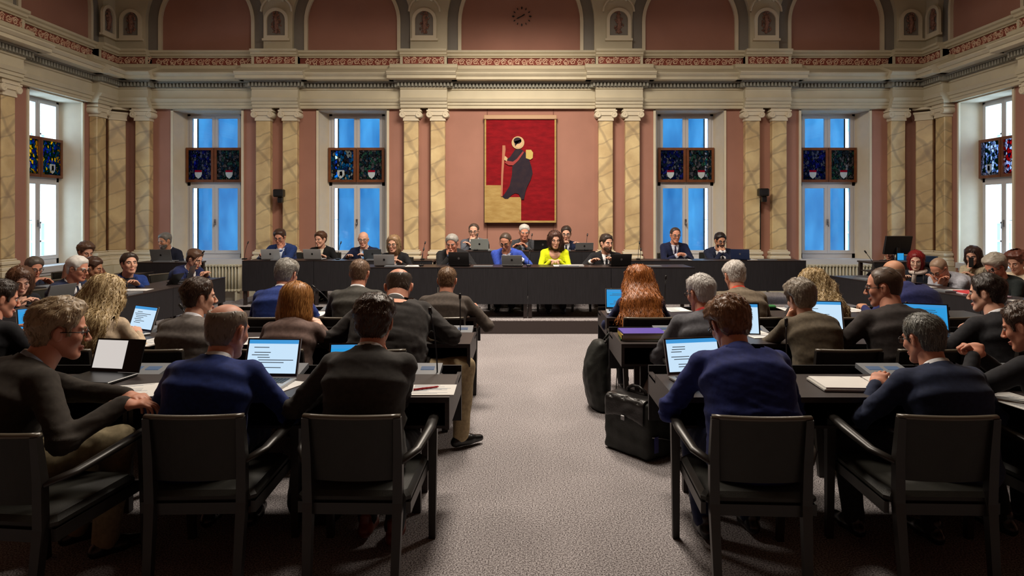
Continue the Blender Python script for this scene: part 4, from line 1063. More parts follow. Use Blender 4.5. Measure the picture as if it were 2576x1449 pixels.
    # ---- long hair falling over neck and shoulders ----
    if sp.get('style') in ('long','bob') and sp.get('fall'):
        pts = [hc+(R@(np.array(q[:3])*s)) if q[4] == 'h' else nck+np.array(q[:3])*s for q in sp['fall']]; rr = [q[3] for q in sp['fall']]; wd = sp.get('fallw',1.5); vt = sp.get('fallt',.8)
        def lf(p):
            d = None
            for i in range(len(pts)-1):
                a,b = pts[i],pts[i+1]; ab = b-a; t = np.clip(((p-a)@ab)/(ab@ab),0,1); q = p-a-t[:,None]*ab; r = rr[i]+(rr[i+1]-rr[i])*t
                e = (np.sqrt((q[:,0]/wd)**2+(q[:,1]/vt)**2+q[:,2]**2)-r*s); d = e if d is None else smin(d,e,.03)
            d = smin(d, ell(p, hc+R@(v3(0,-.018,.032)*s), np.array([.090,.110,.098])*s, R), .05)
            d = d-sp.get('curl',.006)*(vnoise(p@np.diag([1,1,.35]), 70, seed)+.5*vnoise(p@np.diag([1,1,.6]),130,seed+1))
            face = ell(p, hc+R@(v3(0,.10,-.03)*s), np.array([.068,.11,.112])*s, R); d = smax(d, -face, .012); return d
        ap = np.array(pts); V,Q = nets(lf, ap.min(0)-.2, ap.max(0)+.16, .010 if near else .014)
        L = [(V,Q)]
        L.append(strands(lf, V, Q, sp.get('nlocks', 1400 if near else 300), .1, 9, .0032 if near else .004, seed, wild=.12, wave=sp.get('wave',.25), seg=.016, lift=.002))
        V,Q = joinvq(L); o = mk('long_hair', V, Q, hm, parent=root)
    return root
# ---------------- furniture ----------------
proto = {}
def chair_proto():
    t = empty('armchair')
    for sx in (-1,1):
        m = MB(); m.tube([(sx*.190,-.305,0),(sx*.197,-.255,.42),(sx*.200,-.262,.62),(sx*.200,-.285,.80)], [.024,.030,.028,.022], n=4); m.build('leg', M_chair, t)
        m = MB(); m.tube([(sx*.265,.30,0),(sx*.275,.265,.64)], [.024,.032], n=4); m.build('leg', M_chair, t)
        m = MB(); m.tube([(sx*.208,-.265,.60),(sx*.262,-.15,.615),(sx*.288,.05,.645),(sx*.285,.285,.66)], [.020,.024,.028,.028], n=8, flat=.62); m.build('armrest', M_chair, t)
    m = MB(); N = 12; A=[]; vs=[]
    for j,(z,dy) in enumerate(((.515,.02),(.60,.008),(.72,-.008),(.795,-.02))):
        for i in range(N+1):
            u = -1+2*i/N; vs.append((u*.198, -.262+dy-.028*(1-u*u), z))
    for j,(z,dy) in enumerate(((.515,.05),(.60,.038),(.72,.018),(.795,.004))):
        for i in range(N+1):
            u = -1+2*i/N; vs.append((u*.198, -.262+dy-.028*(1-u*u), z))
    n = N+1; fs = []
    for b,fl in ((0,1),(4*n,0)):
        for j in range(3):
            for i in range(N): q=(b+j*n+i,b+j*n+i+1,b+(j+1)*n+i+1,b+(j+1)*n+i); fs.append(q)
    for i in range(N): fs += [(i,i+1,4*n+i+1,4*n+i),(3*n+i,3*n+i+1,7*n+i+1,7*n+i)]
    for e in (0,N): fs += [(j*n+e,(j+1)*n+e,(5+j)*n+e,(4+j)*n+e) for j in range(3)]
    m.add(vs, fs, 0, False); m.build('backrest', M_leather, t)
    m = MB(); m.tube([(u*.212, -.276-.026*(1-u*u), .803) for u in [-1+2*i/10 for i in range(11)]], .0165, n=8, flat=.7, up=(0,0,1)); o = m.build('top_rail', mat('rail_edge_highlight',(92,84,72),.3,.6), t)  # lighter tone paints the highlight along the top edge of the dark wood
    m = MB(); m.cbox((0,.0,.435),(.50,.50,.055), bev=.02); m.build('seat', M_leather, t)
    m = MB(); m.box(-.205,.205,-.255,-.225,.365,.415); m.box(-.25,.25,.24,.265,.365,.415); m.box(-.25,-.228,-.24,.25,.365,.415); m.box(.228,.25,-.24,.25,.365,.415); m.build('seat_rail', M_chair, t)
    return t
_first = {'chair': True}
proto['chair'] = chair_proto()
def chair(x, y, rz, label, group, z=0):
    if _first['chair']: o = proto['chair']; _first['chair'] = False
    else: o = copy_tree(proto['chair'])
    o.location = (x,y,z); o.rotation_euler = (0,0,rz); o['label'] = label; o['category'] = 'chair'; o['group'] = group; return o

M_screenon = emis('lit_page', (196,224,246), .95); M_bluescr = emis('lit_blue_screen', (38,150,215), .95); M_hdr = emis('lit_header_bar', (60,150,215), .9)
M_txt = mat('screen_text_grey', (110,135,165), .5); M_docw = emis('lit_white_document', (228,220,214), .75); M_small = emis('small_lcd', (96,130,170), .35)
M_cons = mat('grey_console', (112,116,122), .45, .5)
def desk(x0, x1, y0, y1, label, group=None, z=0, h=.75, front='far', consoles=True, rot=None, panel=(.40,.68), hollow=True):
    """row desk: user on the -y side, panel on the far side"""
    cx, cy = (x0+x1)/2, (y0+y1)/2; w, d = (x1-x0), (y1-y0); a, b = -w/2+.004, w/2-.004
    t = tag(empty('desk', (cx,cy,z), rot or 0), label, 'desk', group)
    m = MB(); m.box(a,b,-d/2,d/2-.22,h-.028,h); m.build('table_top', M_dwood, t)
    m = MB(); m.box(a,b,d/2-.22,d/2,h-.055,h-.042); m.box(a,b,d/2-.018,d/2,h-.055,h+.006); m.box(a,b,d/2-.222,d/2-.212,h-.055,h-.005); m.build('cable_tray', M_black, t)
    m = MB(); m.box(a,b,d/2-.025,d/2-.0,panel[0]+.02,h-.055) ; m.build('modesty_panel', M_panel, t)
    if hollow: m = MB(); m.box(a+.02,b-.02,-d/2+.02,d/2-.03,.585,.60); m.build('shelf', M_dwood, t)
    for sx in (a, b-.022):
        m = MB(); m.box(sx,sx+.022,-d/2,d/2-.03,.585,h-.028); m.build('side_panel', M_dwood, t)
    for sx in (a+.20, b-.245):
        for yy in (0, d/2-.075): m = MB(); m.box(sx,sx+.045,yy,yy+.045,0,.585); m.build('leg', M_dwood, t)
    if consoles:
        n = max(1, round(w/.82))
        for i in range(n):
            c = a+(i+.5)*w/n+.16; m = MB(); y = d/2-.215; M_ = Matrix.Translation((c,y,h-.035)) @ Matrix.Rotation(math.radians(9),4,'X')
            m.box(-.13,.13,0,.19,0,.03,0,M_); co_ = m.build('console', M_cons, t); m = MB(); m.box(-.10,-.02,.08,.13,.030,.033,0,M_); m.box(.01,.09,.08,.13,.030,.033,0,M_); m.build('console_display', M_small, co_)
    return t
def panel_desk(p, q, depth, h, label, z=0, panel=(.24,.60), group=None, top_in=0):
    """desk whose long front panel runs from p to q (floor points); users sit behind it on the left hand side of p->q"""
    p, q = Vector(p), Vector(q); L = (q-p).length; ang = math.atan2(q.y-p.y, q.x-p.x)
    t = tag(empty('desk', (p.x,p.y,z), ang), label, 'desk', group)
    m = MB(); m.box(.003,L-.003,0,.025,panel[0],h); m.build('front_panel', M_panel, t)
    m = MB(); m.box(.003,L-.003,.025,depth,h-.03,h-.004); m.box(.003,L-.003,-.004,.03,h-.004,h+.006); m.build('table_top', M_dwood, t)
    m = MB(); m.box(.02,L-.02,.1,depth-.05,h-.17,h-.155); m.build('shelf', M_dwood, t)
    for x in (.01, L-.06):
        for y in (.03, depth-.08): m = MB(); m.box(x,x+.05,y,y+.05,0,h-.03); m.build('leg', M_dwood, t)
    m = MB(); m.box(L*.5-.14,L*.5+.14,.05,.2,h-.004,h+.02); m.build('console', M_cons, t)
    return t
def microphone(x, y, z, label, hgt=.30, lean=(0,-.06), group='gooseneck microphones', rz=0):
    t = tag(empty('microphone', (x,y,z), rz), label, 'microphone', group)
    m = MB(); m.cbox((0,0,.012),(.07,.09,.024), bev=.008); m.build('base', M_black, t)
    pts = [Vector((lean[0]*(k/6)**2, lean[1]*(k/6)**2, .02+hgt*k/6)) for k in range(7)]
    m = MB(); m.tube(pts, .0042, n=6); m.build('gooseneck', M_darkmetal, t)
    d = (pts[-1]-pts[-2]).normalized(); m = MB(); m.tube([pts[-1], pts[-1]+d*.012, pts[-1]+d*.045, pts[-1]+d*.05], [.006,.011,.011,.006], n=8); m.build('capsule', M_black, t)
    return t
def laptop(x, y, z, rz, label, shell=(176,178,180), screen='page', w=.33, lh=.215, ang=18, group=None, keys=True):
    t = tag(empty('laptop', (x,y,z), rz), label, 'laptop', group); sm = mat('laptop_shell_%d' % shell[0], shell, .35, .5, metal=.3 if shell[0] > 100 else 0)
    m = MB(); m.cbox((0,-.115,.009),(w,.23,.016), bev=.004); base = m.build('base', sm, t)
    if keys:
        m = MB()
        for r in range(5):
            for c in range(13): kx = -w*.42+c*w*.84/13; m.box(kx+.002,kx+w*.84/13-.002,-.135+r*.021,-.117+r*.021,.017,.0195)
        ko = m.build('keyboard', M_black, base); ko['kind'] = 'stuff'
        m = MB(); m.box(-.05,.05,-.215,-.15,.0172,.018); m.build('touchpad', mat('touchpad_grey',(120,122,124),.3), base)
    Mx = Matrix.Translation((0,0,.018)) @ Matrix.Rotation(math.radians(-ang), 4, 'X')
    m = MB(); m.box(-w/2,w/2,0,.008,0,lh,0,Mx); lid = m.build('screen_lid', sm, t)
    if screen is None:
        m = MB(); R2 = Mx; m.prism([(.016*math.cos(k*pi/6), lh*.52+.018*math.sin(k*pi/6)) for k in range(12)], .008, .0095, lambda p,q,d: R2 @ Vector((p,d,q))); m.build('lid_emblem', M_metal if shell[0] < 60 else M_darkmetal, lid)
    m = MB(); m.box(-w/2+.004,w/2-.004,-.0015,0,.004,lh-.004,0,Mx); m.build('bezel', M_black, lid)
    c = M_screenon if screen == 'page' else M_bluescr if screen == 'blue' else M_docw if screen == 'doc' else M_small
    x0, x1, z0, z1 = -w/2+.012, w/2-.012, .018, lh-.010
    if screen == 'doc': x1 = .05
    m = MB(); m.box(x0,x1,-.003,-.0016,z0,z1,0,Mx)
    if screen in ('page','blue'):
        m.box(x0,x1,-.0036,-.003,z1-.022,z1,1,Mx); r = random.Random(int(abs(x)*997))
        zz = z1-.045
        while zz > z0+.02:
            if r.random() < .75: a = x0+.02+r.random()*.05; m.box(a,min(x1-.01,a+.05+r.random()*.16),-.0036,-.003,zz,zz+.004,2,Mx)
            zz -= .014
    m.build('display', [c, M_hdr, M_txt], lid); return t
def flat_thing(name, x, y, z, rz, w, d, h, label, cat, m, group=None):
    q = MB(); q.cbox((0,0,h/2),(w,d,h)); o = q.build(name, m, None, loc=(x,y,z)); o.rotation_euler = (0,0,rz); return tag(o, label, cat, group)
def paper(x, y, z, rz, label, w=.21, d=.297, group=None, printed=True):
    m = MB(); m.box(-w/2,w/2,-d/2,d/2,0,.003)
    t = m.build('paper_sheet', [M_paper], None, loc=(x,y,z)); t.rotation_euler = (0,0,rz); tag(t, label, 'paper', group)
    if printed:
        m = MB(); r = random.Random(int(x*1000)%977)
        for k in range(16):
            if r.random() < .8: m.box(-w*.4,-w*.4+w*(.3+.5*r.random()),d*.42-k*d*.052,d*.42-k*d*.052+.003,.003,.0035)
        m.build('printed_lines', M_txt, t)['kind'] = 'stuff'
    return t
def blob(name, fn, lo, hi, h, m, parent=None):
    V,Q = nets(fn, lo, hi, h); V = relax(V,Q,1,.4); return mk(name, V, Q, m, parent=parent)
# ---------------- desks ----------------
XL, XR = -.36, .78
rows = {'A': (3.44,4.16), 'B': (4.86,5.56), 'C': (6.08,6.78)}
def rowdesks(row, xs, names):
    y0, y1 = rows[row]
    for (a,b), n in zip(zip(xs[:-1], xs[1:]), names): desk(a, b, y0, y1, n, 'dark wooden row desks')
rowdesks('A', (-3.64,-2.0,XL), ('front left row desk at the picture edge with black laptop','front left row desk at the aisle with open laptop and paper'))
rowdesks('A', (XR,2.42,4.06), ('front right row desk at the aisle with laptop','front right row desk at the picture edge'))
rowdesks('B', (-4.2,-2.92,-1.64,XL), ('second row desk on the left beside the side wing','second row middle desk of the left block','second row left desk at the aisle'))
rowdesks('B', (.72,2.0,3.28,4.56), ('second row desk by the aisle with folder stack','second row middle desk of the right block with white laptop','second row desk beside the right side wing'))
rowdesks('C', (-2.96,-1.66,XL-.04), ('third row outer desk of the left block','third row left desk ending at the aisle'))
rowdesks('C', (.77,2.0,3.2,4.3), ('third row desk by the aisle with small blue laptop','third row middle desk of the right block','third row outer desk of the right block'))
# podium desks, users behind (+y)
pl = ('black podium desk at the left end of the front line','black podium desk left of the centre joint','black podium desk with the yellow sweater behind','black podium desk at the right end of the front line')
for (a,b),n in zip(((-2.47,-1.19),(-1.19,.10),(.10,1.30),(1.30,2.50)), pl): panel_desk((a,9.70,0),(b,9.70,0),.68,.74,n,z=.18,panel=(.215,.6))
panel_desk((-4.58,11.1,0),(-3.4,11.1,0),.62,.74,'black rear desk on the left podium wing, outer end',z=.18,panel=(.245,.6)); panel_desk((-3.4,11.1,0),(-1.45,11.1,0),.62,.74,'black rear desk on the left podium wing, inner end',z=.18,panel=(.245,.6))
panel_desk((1.75,11.1,0),(3.5,11.1,0),.62,.74,'black rear desk on the right podium wing, inner end',z=.18,panel=(.245,.6)); panel_desk((3.5,11.1,0),(4.69,11.1,0),.62,.74,'black rear desk on the right podium wing, outer end',z=.18,panel=(.245,.6))
panel_desk((-.96,11.2,0),(.15,11.2,0),.58,.74,'raised rear centre desk, left half',z=.33,panel=(.05,.6)); panel_desk((.15,11.2,0),(1.24,11.2,0),.58,.74,'raised rear centre desk, right half',z=.33,panel=(.05,.6))
# side wings
lp = [(-4.24,9.70),(-4.27,8.3),(-4.32,6.95),(-4.5,5.75)]
for (a,b),n in zip(zip(lp[:-1],lp[1:]), ('left wing desk nearest the podium','left wing desk in the middle','left wing desk nearest the camera')):
    panel_desk((b[0],b[1],0),(a[0],a[1],0),.62,.78,n,panel=(.43,.7))
rp = [(4.53,10.0),(4.72,8.6),(4.90,7.2),(5.13,5.8)]
for (a,b),n in zip(zip(rp[:-1],rp[1:]), ('right wing desk nearest the podium','right wing desk with pink folders','right wing desk nearest the camera')):
    panel_desk((a[0],a[1],0),(b[0],b[1],0),.62,.78,n,panel=(.43,.7))
for (x,y0,y1,sg,n) in ((-6.1,7.6,9.2,-1,'outer left desk behind the wing seats'),(-6.1,9.25,10.6,-1,'outer left desk nearer the back wall'),(6.1,8.2,9.9,1,'outer right desk behind the wing seats')):
    if sg < 0: panel_desk((x+.35,y0,0),(x+.35,y1,0),.5,.78,n,panel=(.3,.7))
    else: panel_desk((x-.35,y1,0),(x-.35,y0,0),.5,.78,n,panel=(.3,.7))
panel_desk((-6.35,10.95,0),(-5.35,10.95,0),.55,.90,'small desk in the back left corner with grey laptop',panel=(.2,.8))
panel_desk((5.62,10.75,0),(6.75,10.75,0),.55,.92,'small desk in the back right corner with monitor',panel=(.1,.8))

# ---------------- people ----------------
R0 = math.radians
NAVY=(22,28,52); CHAR=(44,44,48); BLK=(18,18,20); WH=(226,226,232)
def seatchair(p, rz, y, label, grp, dx=0, z=0): return chair(p.location.x+dx, y, rz, label, grp, z)
TB = .80   # wrist height over a desk
# row A, seen from behind
p = person('man in a dark brown blazer and khaki trousers with spectacles, turned to the side', 152, 832, 3.05, dict(hair=((120,98,74),(178,154,122)), style='full', vol=.022, glasses=1, skin='ruddy', jacket=(50,44,39), shirt=(140,150,170), trousers=(128,116,90), lean=14, hunch=26, hy=-18, hpitch=8, hands=((.30,.50,.80),(.40,.42,.80)), hp=('rest','rest'), legs=((-.10,.40,.10),(.16,.44,.10)), seed=3, s=1.12, fat=.6, hdir=(((1,.35,0),(0,0,1)),((.6,1,0),(0,0,1)))), Yr=3.05, yaw=R0(-38))
chair(-2.09, 2.98, R0(-6), 'dark armchair under the man in the brown blazer', 'armchairs of the front row')
p = person('balding man in a bright blue suit jacket on a front row chair', 573, 832, 3.08, dict(hair=((84,70,58),(132,118,104)), style='recede', spot=1.12, vol=.0055, skin='ruddy', jacket=(30,46,104), shirt=WH, lean=4, side=7, hunch=22, hy=-22, hpitch=12, hands=((-.16,.40,.79),(.24,.36,.74)), hp=('rest','rest'), seed=4, hs=1.12, fat=.25, trousers=(24,30,56)), Yr=3.22, yaw=R0(3))
chair(-1.43, 3.22, R0(2), 'dark armchair under the man in the bright blue jacket', 'armchairs of the front row')
p = person('dark-haired man in a charcoal suit sitting at the aisle, hand at his chin', 942, 812, 3.12, dict(hair=((42,30,24),(92,66,48)), style='full', vol=.020, skin='ruddy', jacket=(52,50,48), shirt=WH, lean=4, hunch=26, hy=4, hpitch=10, hands=((-.26,.30,.77),'chin'), hp=('rest','fist'), seed=5, hs=1.05, shoes=M_shoebrown, legs=((-.06,.30,.10),(.10,.22,.10)), trousers=(36,38,42), fat=.2), Yr=3.22, yaw=R0(-2))
chair(-.73, 3.22, R0(-1), 'dark armchair under the man at the aisle with brown shoes', 'armchairs of the front row')
p = person('brown-haired man in a royal blue suit bent over his laptop', 1832, 818, 3.34, dict(hair=((84,54,36),(140,98,66)), style='full', vol=.024, skin='ruddy', jacket=(30,40,98), lean=14, hunch=38, hy=12, hpitch=28, hands=((-.17,.42,.80),(.14,.42,.80)), hp=('rest','rest'), seed=6, glasses=1, s=1.06, fat=.55, legs=((-.14,.32,.10),(.12,.36,.10)), trousers=(22,28,58)), Yr=3.20, yaw=R0(3))
chair(1.055, 3.20, R0(-3), 'dark armchair under the man in the royal blue suit', 'armchairs of the front row')
p = person('short grey-haired man in a navy suit, right hand on white papers', 2322, 852, 3.12, dict(hair=((70,70,66),(140,140,132)), style='short', vol=.010, skin='ruddy', jacket=(34,42,66), shirt=WH, glasses=1, lean=6, hunch=26, hy=14, hpitch=12, hands=((-.16,.36,.78),(.22,.34,.76)), hp=('rest','rest'), seed=7, legs=((-.32,.30,.12),(.05,.22,.10)), spread=.4, fat=.1), Yr=3.22, yaw=R0(6))
chair(1.86, 3.21, R0(-2), 'dark armchair under the grey-haired man in navy', 'armchairs of the front row')
p = person('man in a black suit at the right picture edge, hands clasped', 2578, 822, 3.16, dict(hair=((48,36,30),(88,66,52)), style='short', skin='ruddy', jacket=(34,34,38), lean=16, hunch=26, hy=22, hpitch=18, hands=((-.18,.44,.92),(-.12,.46,.92)), hp=('fist','fist'), seed=8, legs=((-.10,.34,.10),(.12,.4,.1))), Yr=3.24, yaw=R0(16))
chair(2.62, 3.24, R0(6), 'dark armchair cut by the right picture edge', 'armchairs of the front row')
GB = 'armchairs of the second row'
def rowB(label, px, py, Z, sp, yaw, cl, cdx=0, cy=4.64, crz=0): 
    sp.setdefault('s',1.06); p = person(label, px, py, Z, sp, yaw=R0(yaw), Yr=cy+.02); chair(p.location.x+cdx, cy, R0(crz), cl, GB); return p
rowB('dark-haired man in a black suit at the left picture edge, second row', 2, 752, 4.62, dict(hair=((34,26,22),(70,54,44)), style='short', skin='ruddy', jacket=(24,24,28), shirt=WH, hy=-30, seed=9), -12, 'dark armchair at the left picture edge, second row')
rowB('woman with long wavy blonde hair in a beige blazer', 268, 742, 4.72, dict(hair=((176,142,96),(232,208,160)), fem=1, style='long', vol=.026, skin='fair', jacket=(186,166,142), hy=-6, lean=6, hunch=20, seed=10, curl=.010, wave=.5, nlocks=2600, fallw=1.75, fallt=.9, fall=[(0,-.02,.06,.075,'h'),(0,-.05,-.05,.085,'h'),(-.01,-.095,-.04,.100,'n'),(-.02,-.13,-.16,.092,'n'),(.0,-.14,-.24,.045,'n')], s=1.05, plain=1, topname='blazer'), -4, 'dark armchair under the woman with long blonde hair')
rowB('young man with dark brown hair in a grey tweed jacket, looking to the right', 502, 748, 4.72, dict(hair=((46,32,26),(80,58,44)), style='full', vol=.016, jacket=(104,98,94), shirt=(190,190,196), hy=-42, hpitch=2, hunch=16, seed=11), -8, 'dark armchair under the man in the grey tweed jacket', cdx=-.06)
rowB('woman with a strawberry blonde bob in a mauve brown blazer', 748, 758, 4.68, dict(hair=((158,98,44),(214,152,84)), fem=1, style='bob', vol=.024, skin='pale', jacket=(108,88,82), plain=1, topname='blazer', hy=-14, hpitch=10, hunch=20, seed=12, curl=.003, wave=.08, fallw=1.15, fallt=1.0, fall=[(0,-.02,.05,.085,'h'),(0,-.02,-.04,.092,'h'),(0,-.02,-.11,.096,'h'),(0,-.022,-.15,.080,'h')], nlocks=1600, s=1.0, hands=((-.15,.34,.80),(.10,.40,.84)), shirt=None), -3, 'dark armchair under the woman with the strawberry blonde bob')
rowB('large bald man in a black suit and khaki trousers bending forward', 1003, 722, 4.86, dict(hair=((52,42,36),(96,80,68)), style='recede', spot=1.4, vol=.005, skin='ruddy', jacket=(46,43,42), shirt=WH, lean=24, hunch=40, neck=16, hpitch=34, hy=6, s=1.14, fat=1.5, seed=13, hands=((-.26,.38,.80),(.28,.36,.80)), legs=((-.12,.42,.10),(.50,.20,.10)), spread=1.1, toe=(0,.9), trousers=(158,140,108), fold=1.4), 0, 'dark armchair under the large bald man', cdx=-.02)
rowB('white-haired man in a mottled grey blazer with spectacles', 1762, 738, 4.70, dict(hair=((196,190,184),(240,236,232)), style='full', vol=.013, skin='ruddy', jacket=(84,84,90), shirt=(160,40,40), glasses=1, hy=24, hpitch=10, hunch=22, seed=14, ck='tweed'), 4, 'dark armchair under the white-haired man in grey')
rowB('person with short grey brown hair in an olive blazer, head propped on a hand', 2012, 752, 4.72, dict(hair=((92,80,70),(172,160,144)), fem=.6, style='full', vol=.026, skin='fair', jacket=(92,82,68), hy=10, hpitch=14, lean=12, hunch=30, seed=15, hands=('cheek',(.2,.40,.79)), hp=('fist','rest'), s=1.0), 6, 'dark armchair under the olive blazer', cdx=.05)
rowB('balding man in a charcoal suit with spectacles looking left across the hall', 2222, 722, 4.80, dict(hair=((60,46,38),(98,78,64)), style='recede', vol=.007, skin='ruddy', jacket=(52,47,46), glasses=1, hy=52, hpitch=8, lean=6, hunch=22, s=1.12, fat=.5, seed=16, hands=((-.32,.40,.80),(.1,.40,.80))), 8, 'dark armchair under the balding man in charcoal', cdx=0)
rowB('dark-haired man in a black suit with white collar, far end of the second row', 2482, 738, 4.74, dict(hair=((34,26,24),(62,50,44)), style='full', vol=.014, skin='fair', jacket=(38,38,42), shirt=WH, hy=30, hpitch=6, lean=6, hunch=18, s=1.08, fat=.2, seed=17, hands=((-.30,.38,.80),(.2,.40,.80))), 12, 'dark armchair at the far end of the second row', crz=4)
GC = 'armchairs of the third row'
def rowC(label, px, py, Z, sp, yaw, cl, cdx=0, cy=6.0, crz=0):
    sp.setdefault('s',1.05); p = person(label, px, py, Z, sp, yaw=R0(yaw), Yr=cy+.02); chair(p.location.x+cdx, cy, R0(crz), cl, GC); return p
rowC('grey-haired man in a cobalt blue jacket seen from behind, third row', 722, 690, 6.08, dict(hair=((96,90,84),(170,166,158)), style='full', vol=.016, skin='ruddy', jacket=(34,54,118), shirt=WH, hy=-12, lean=10, hunch=24, s=1.08, fat=.3, seed=18), -4, 'dark armchair under the cobalt blue jacket', cdx=-.02)
rowC('short-haired man in a grey suit seen from behind, third row', 905, 688, 6.05, dict(hair=((98,72,58),(150,122,100)), style='short', vol=.007, skin='ruddy', jacket=(68,66,62), shirt=WH, hy=-4, s=1.04, fat=.2, seed=19, lean=8), 0, 'dark armchair under the man in the grey suit')
rowC('man in a grey brown suit at the aisle end of the third row', 1125, 706, 6.05, dict(hair=((104,76,54),(150,118,90)), style='short', vol=.007, skin='ruddy', jacket=(70,62,56), hy=0, s=1.03, fat=.2, seed=20, hands=((-.2,.36,.79),(.26,.34,.79)), lean=12, hunch=24), -3, 'dark armchair at the aisle end of the third row, left block')
rowC('woman with very long auburn hair beside a blue laptop', 1607, 706, 6.10, dict(hair=((118,62,26),(206,126,62)), fem=1, style='long', vol=.020, skin='fair', jacket=(30,36,70), plain=1, topname='cardigan', hy=0, hpitch=14, lean=8, seed=21, curl=.008, wave=.35, nlocks=2600, fallw=1.7, fallt=.85, fall=[(0,-.02,.06,.075,'h'),(0,-.04,-.06,.080,'h'),(0,-.10,-.04,.102,'n'),(0,-.15,-.20,.130,'n'),(.0,-.17,-.36,.112,'n'),(0,-.17,-.44,.07,'n')], s=1.02), 0, 'dark armchair under the auburn-haired woman')
rowC('white-haired man in a light brown tweed jacket, third row', 1847, 694, 6.12, dict(hair=((206,196,186),(244,240,236)), style='full', vol=.013, skin='ruddy', jacket=(112,100,84), shirt=(190,60,40), hy=8, hpitch=16, s=1.06, fat=.4, seed=22, ck='tweed', lean=10, hunch=24), 3, 'dark armchair under the light tweed jacket')
rowC('woman with curly dark blonde hair down her back, third row', 2045, 716, 6.15, dict(hair=((142,112,74),(222,196,146)), fem=1, style='long', vol=.030, skin='fair', jacket=(40,36,36), plain=1, topname='top', hy=0, hpitch=10, seed=23, curl=.016, wave=.9, nlocks=2200, fallw=1.5, fallt=1.0, fall=[(0,-.02,.05,.085,'h'),(.02,-.05,-.05,.10,'h'),(.03,-.10,-.05,.108,'n'),(.05,-.13,-.17,.095,'n'),(.07,-.13,-.24,.05,'n')]), 4, 'dark armchair under the woman with curly blonde hair')
rowC('bald man in a dark blue jacket near the right wing, third row', 2247, 688, 6.35, dict(hair=((120,96,74),(160,136,110)), style='shaved', skin='tan', jacket=(34,38,84), hy=4, hpitch=12, lean=20, hunch=34, s=1.05, fat=.6, seed=24, hands=((-.3,.42,.80),(.1,.42,.80)), fold=1.2), 14, 'dark armchair under the bald man in dark blue', crz=8)

# left wing, facing into the hall
GW = 'armchairs behind the side wings'
def wing(label, px, py, Z, sp, yaw, cl, back=.04, ch=True):
    sp.setdefault('s',1.08-.04*sp.get('fem',0)); p = person(label, px, py, Z, sp, yaw=R0(yaw)); yw = R0(yaw)
    if ch: chair(p.location.x+math.sin(yw)*back, p.location.y-math.cos(yw)*back, yw, cl, GW)
    return p
wing('woman with long brown hair and a black blazer at the left wing', 52, 706, 6.75, dict(hair=((70,44,32),(112,76,54)), fem=1, style='long', vol=.016, skin='fair', jacket=(22,22,28), neckskin=1, topname='blazer', hy=-14, hpitch=22, lean=10, seed=31, fall=[(0,-.02,.05,.08,'h'),(0,-.03,-.06,.085,'h'),(0,-.06,-.07,.085,'n'),(0,-.05,-.16,.05,'n')], fallw=1.35, hands=((-.1,.36,.79),(.12,.38,.79))), -118, 'dark armchair under the woman in the black blazer, left wing')
wing('grey-haired man in navy with spectacles behind the left wing', 86, 674, 8.7, dict(hair=((78,70,64),(128,120,112)), style='short', skin='ruddy', jacket=(28,34,54), glasses=1, hy=-4, hpitch=16, seed=32), -115, 'dark armchair behind the left wing by the side window')
wing('white-haired man in a navy suit in profile, left wing', 196, 676, 7.75, dict(hair=((206,202,194),(244,242,238)), style='full', vol=.014, skin='ruddy', jacket=(30,38,64), shirt=WH, tie=(34,40,60), front=1, glasses=1, hy=6, hpitch=12, s=1.12, seed=33, lean=8, hands=((-.12,.40,.79),(.12,.36,.79))), -100, 'dark armchair under the white-haired man, left wing')
wing('brown-haired person half hidden behind the white-haired man', 216, 634, 10.1, dict(hair=((82,58,46),(120,92,74)), style='full', skin='fair', jacket=(96,60,46), plain=1, hpitch=20, seed=34), -120, 'dark armchair at the outer left desk')
wing('woman in an olive jacket with dark hair tied back, left wing', 236, 674, 9.0, dict(hair=((44,30,24),(80,56,44)), fem=1, style='short', vol=.018, skin='tan', jacket=(74,64,44), plain=1, hy=12, hpitch=16, seed=35), -96, 'dark armchair under the woman in olive')
wing('dark-haired man in a bright blue suit looking up, left wing', 326, 664, 8.55, dict(hair=((38,28,24),(70,54,46)), style='short', vol=.016, skin='fair', jacket=(26,50,110), shirt=(40,44,56), front=1, hy=-8, hpitch=-8, lean=10, hunch=10, seed=36, hands=((.02,.44,.81),(.32,.40,.81))), -125, 'dark armchair under the man in bright blue, left wing')
wing('man in a navy suit with a dark red tie leaning over the left wing', 490, 652, 9.7, dict(hair=((58,40,32),(96,70,56)), style='short', vol=.016, skin='fair', jacket=(30,38,78), shirt=WH, tie=(90,20,34), front=1, hy=10, hpitch=22, lean=28, hunch=18, seed=37, s=1.08, hands=((-.05,.52,.80),(.08,.52,.80))), -112, 'dark armchair under the man with the dark red tie')
wing('grey-bearded man in a dark suit behind a grey laptop in the back left', 414, 606, 11.75, dict(hair=((84,80,76),(140,136,130)), style='short', skin='tan', jacket=(26,30,46), shirt=WH, beard=((60,56,54),(110,106,100)), hy=-10, seed=38), 172, 'dark armchair in the back left corner')
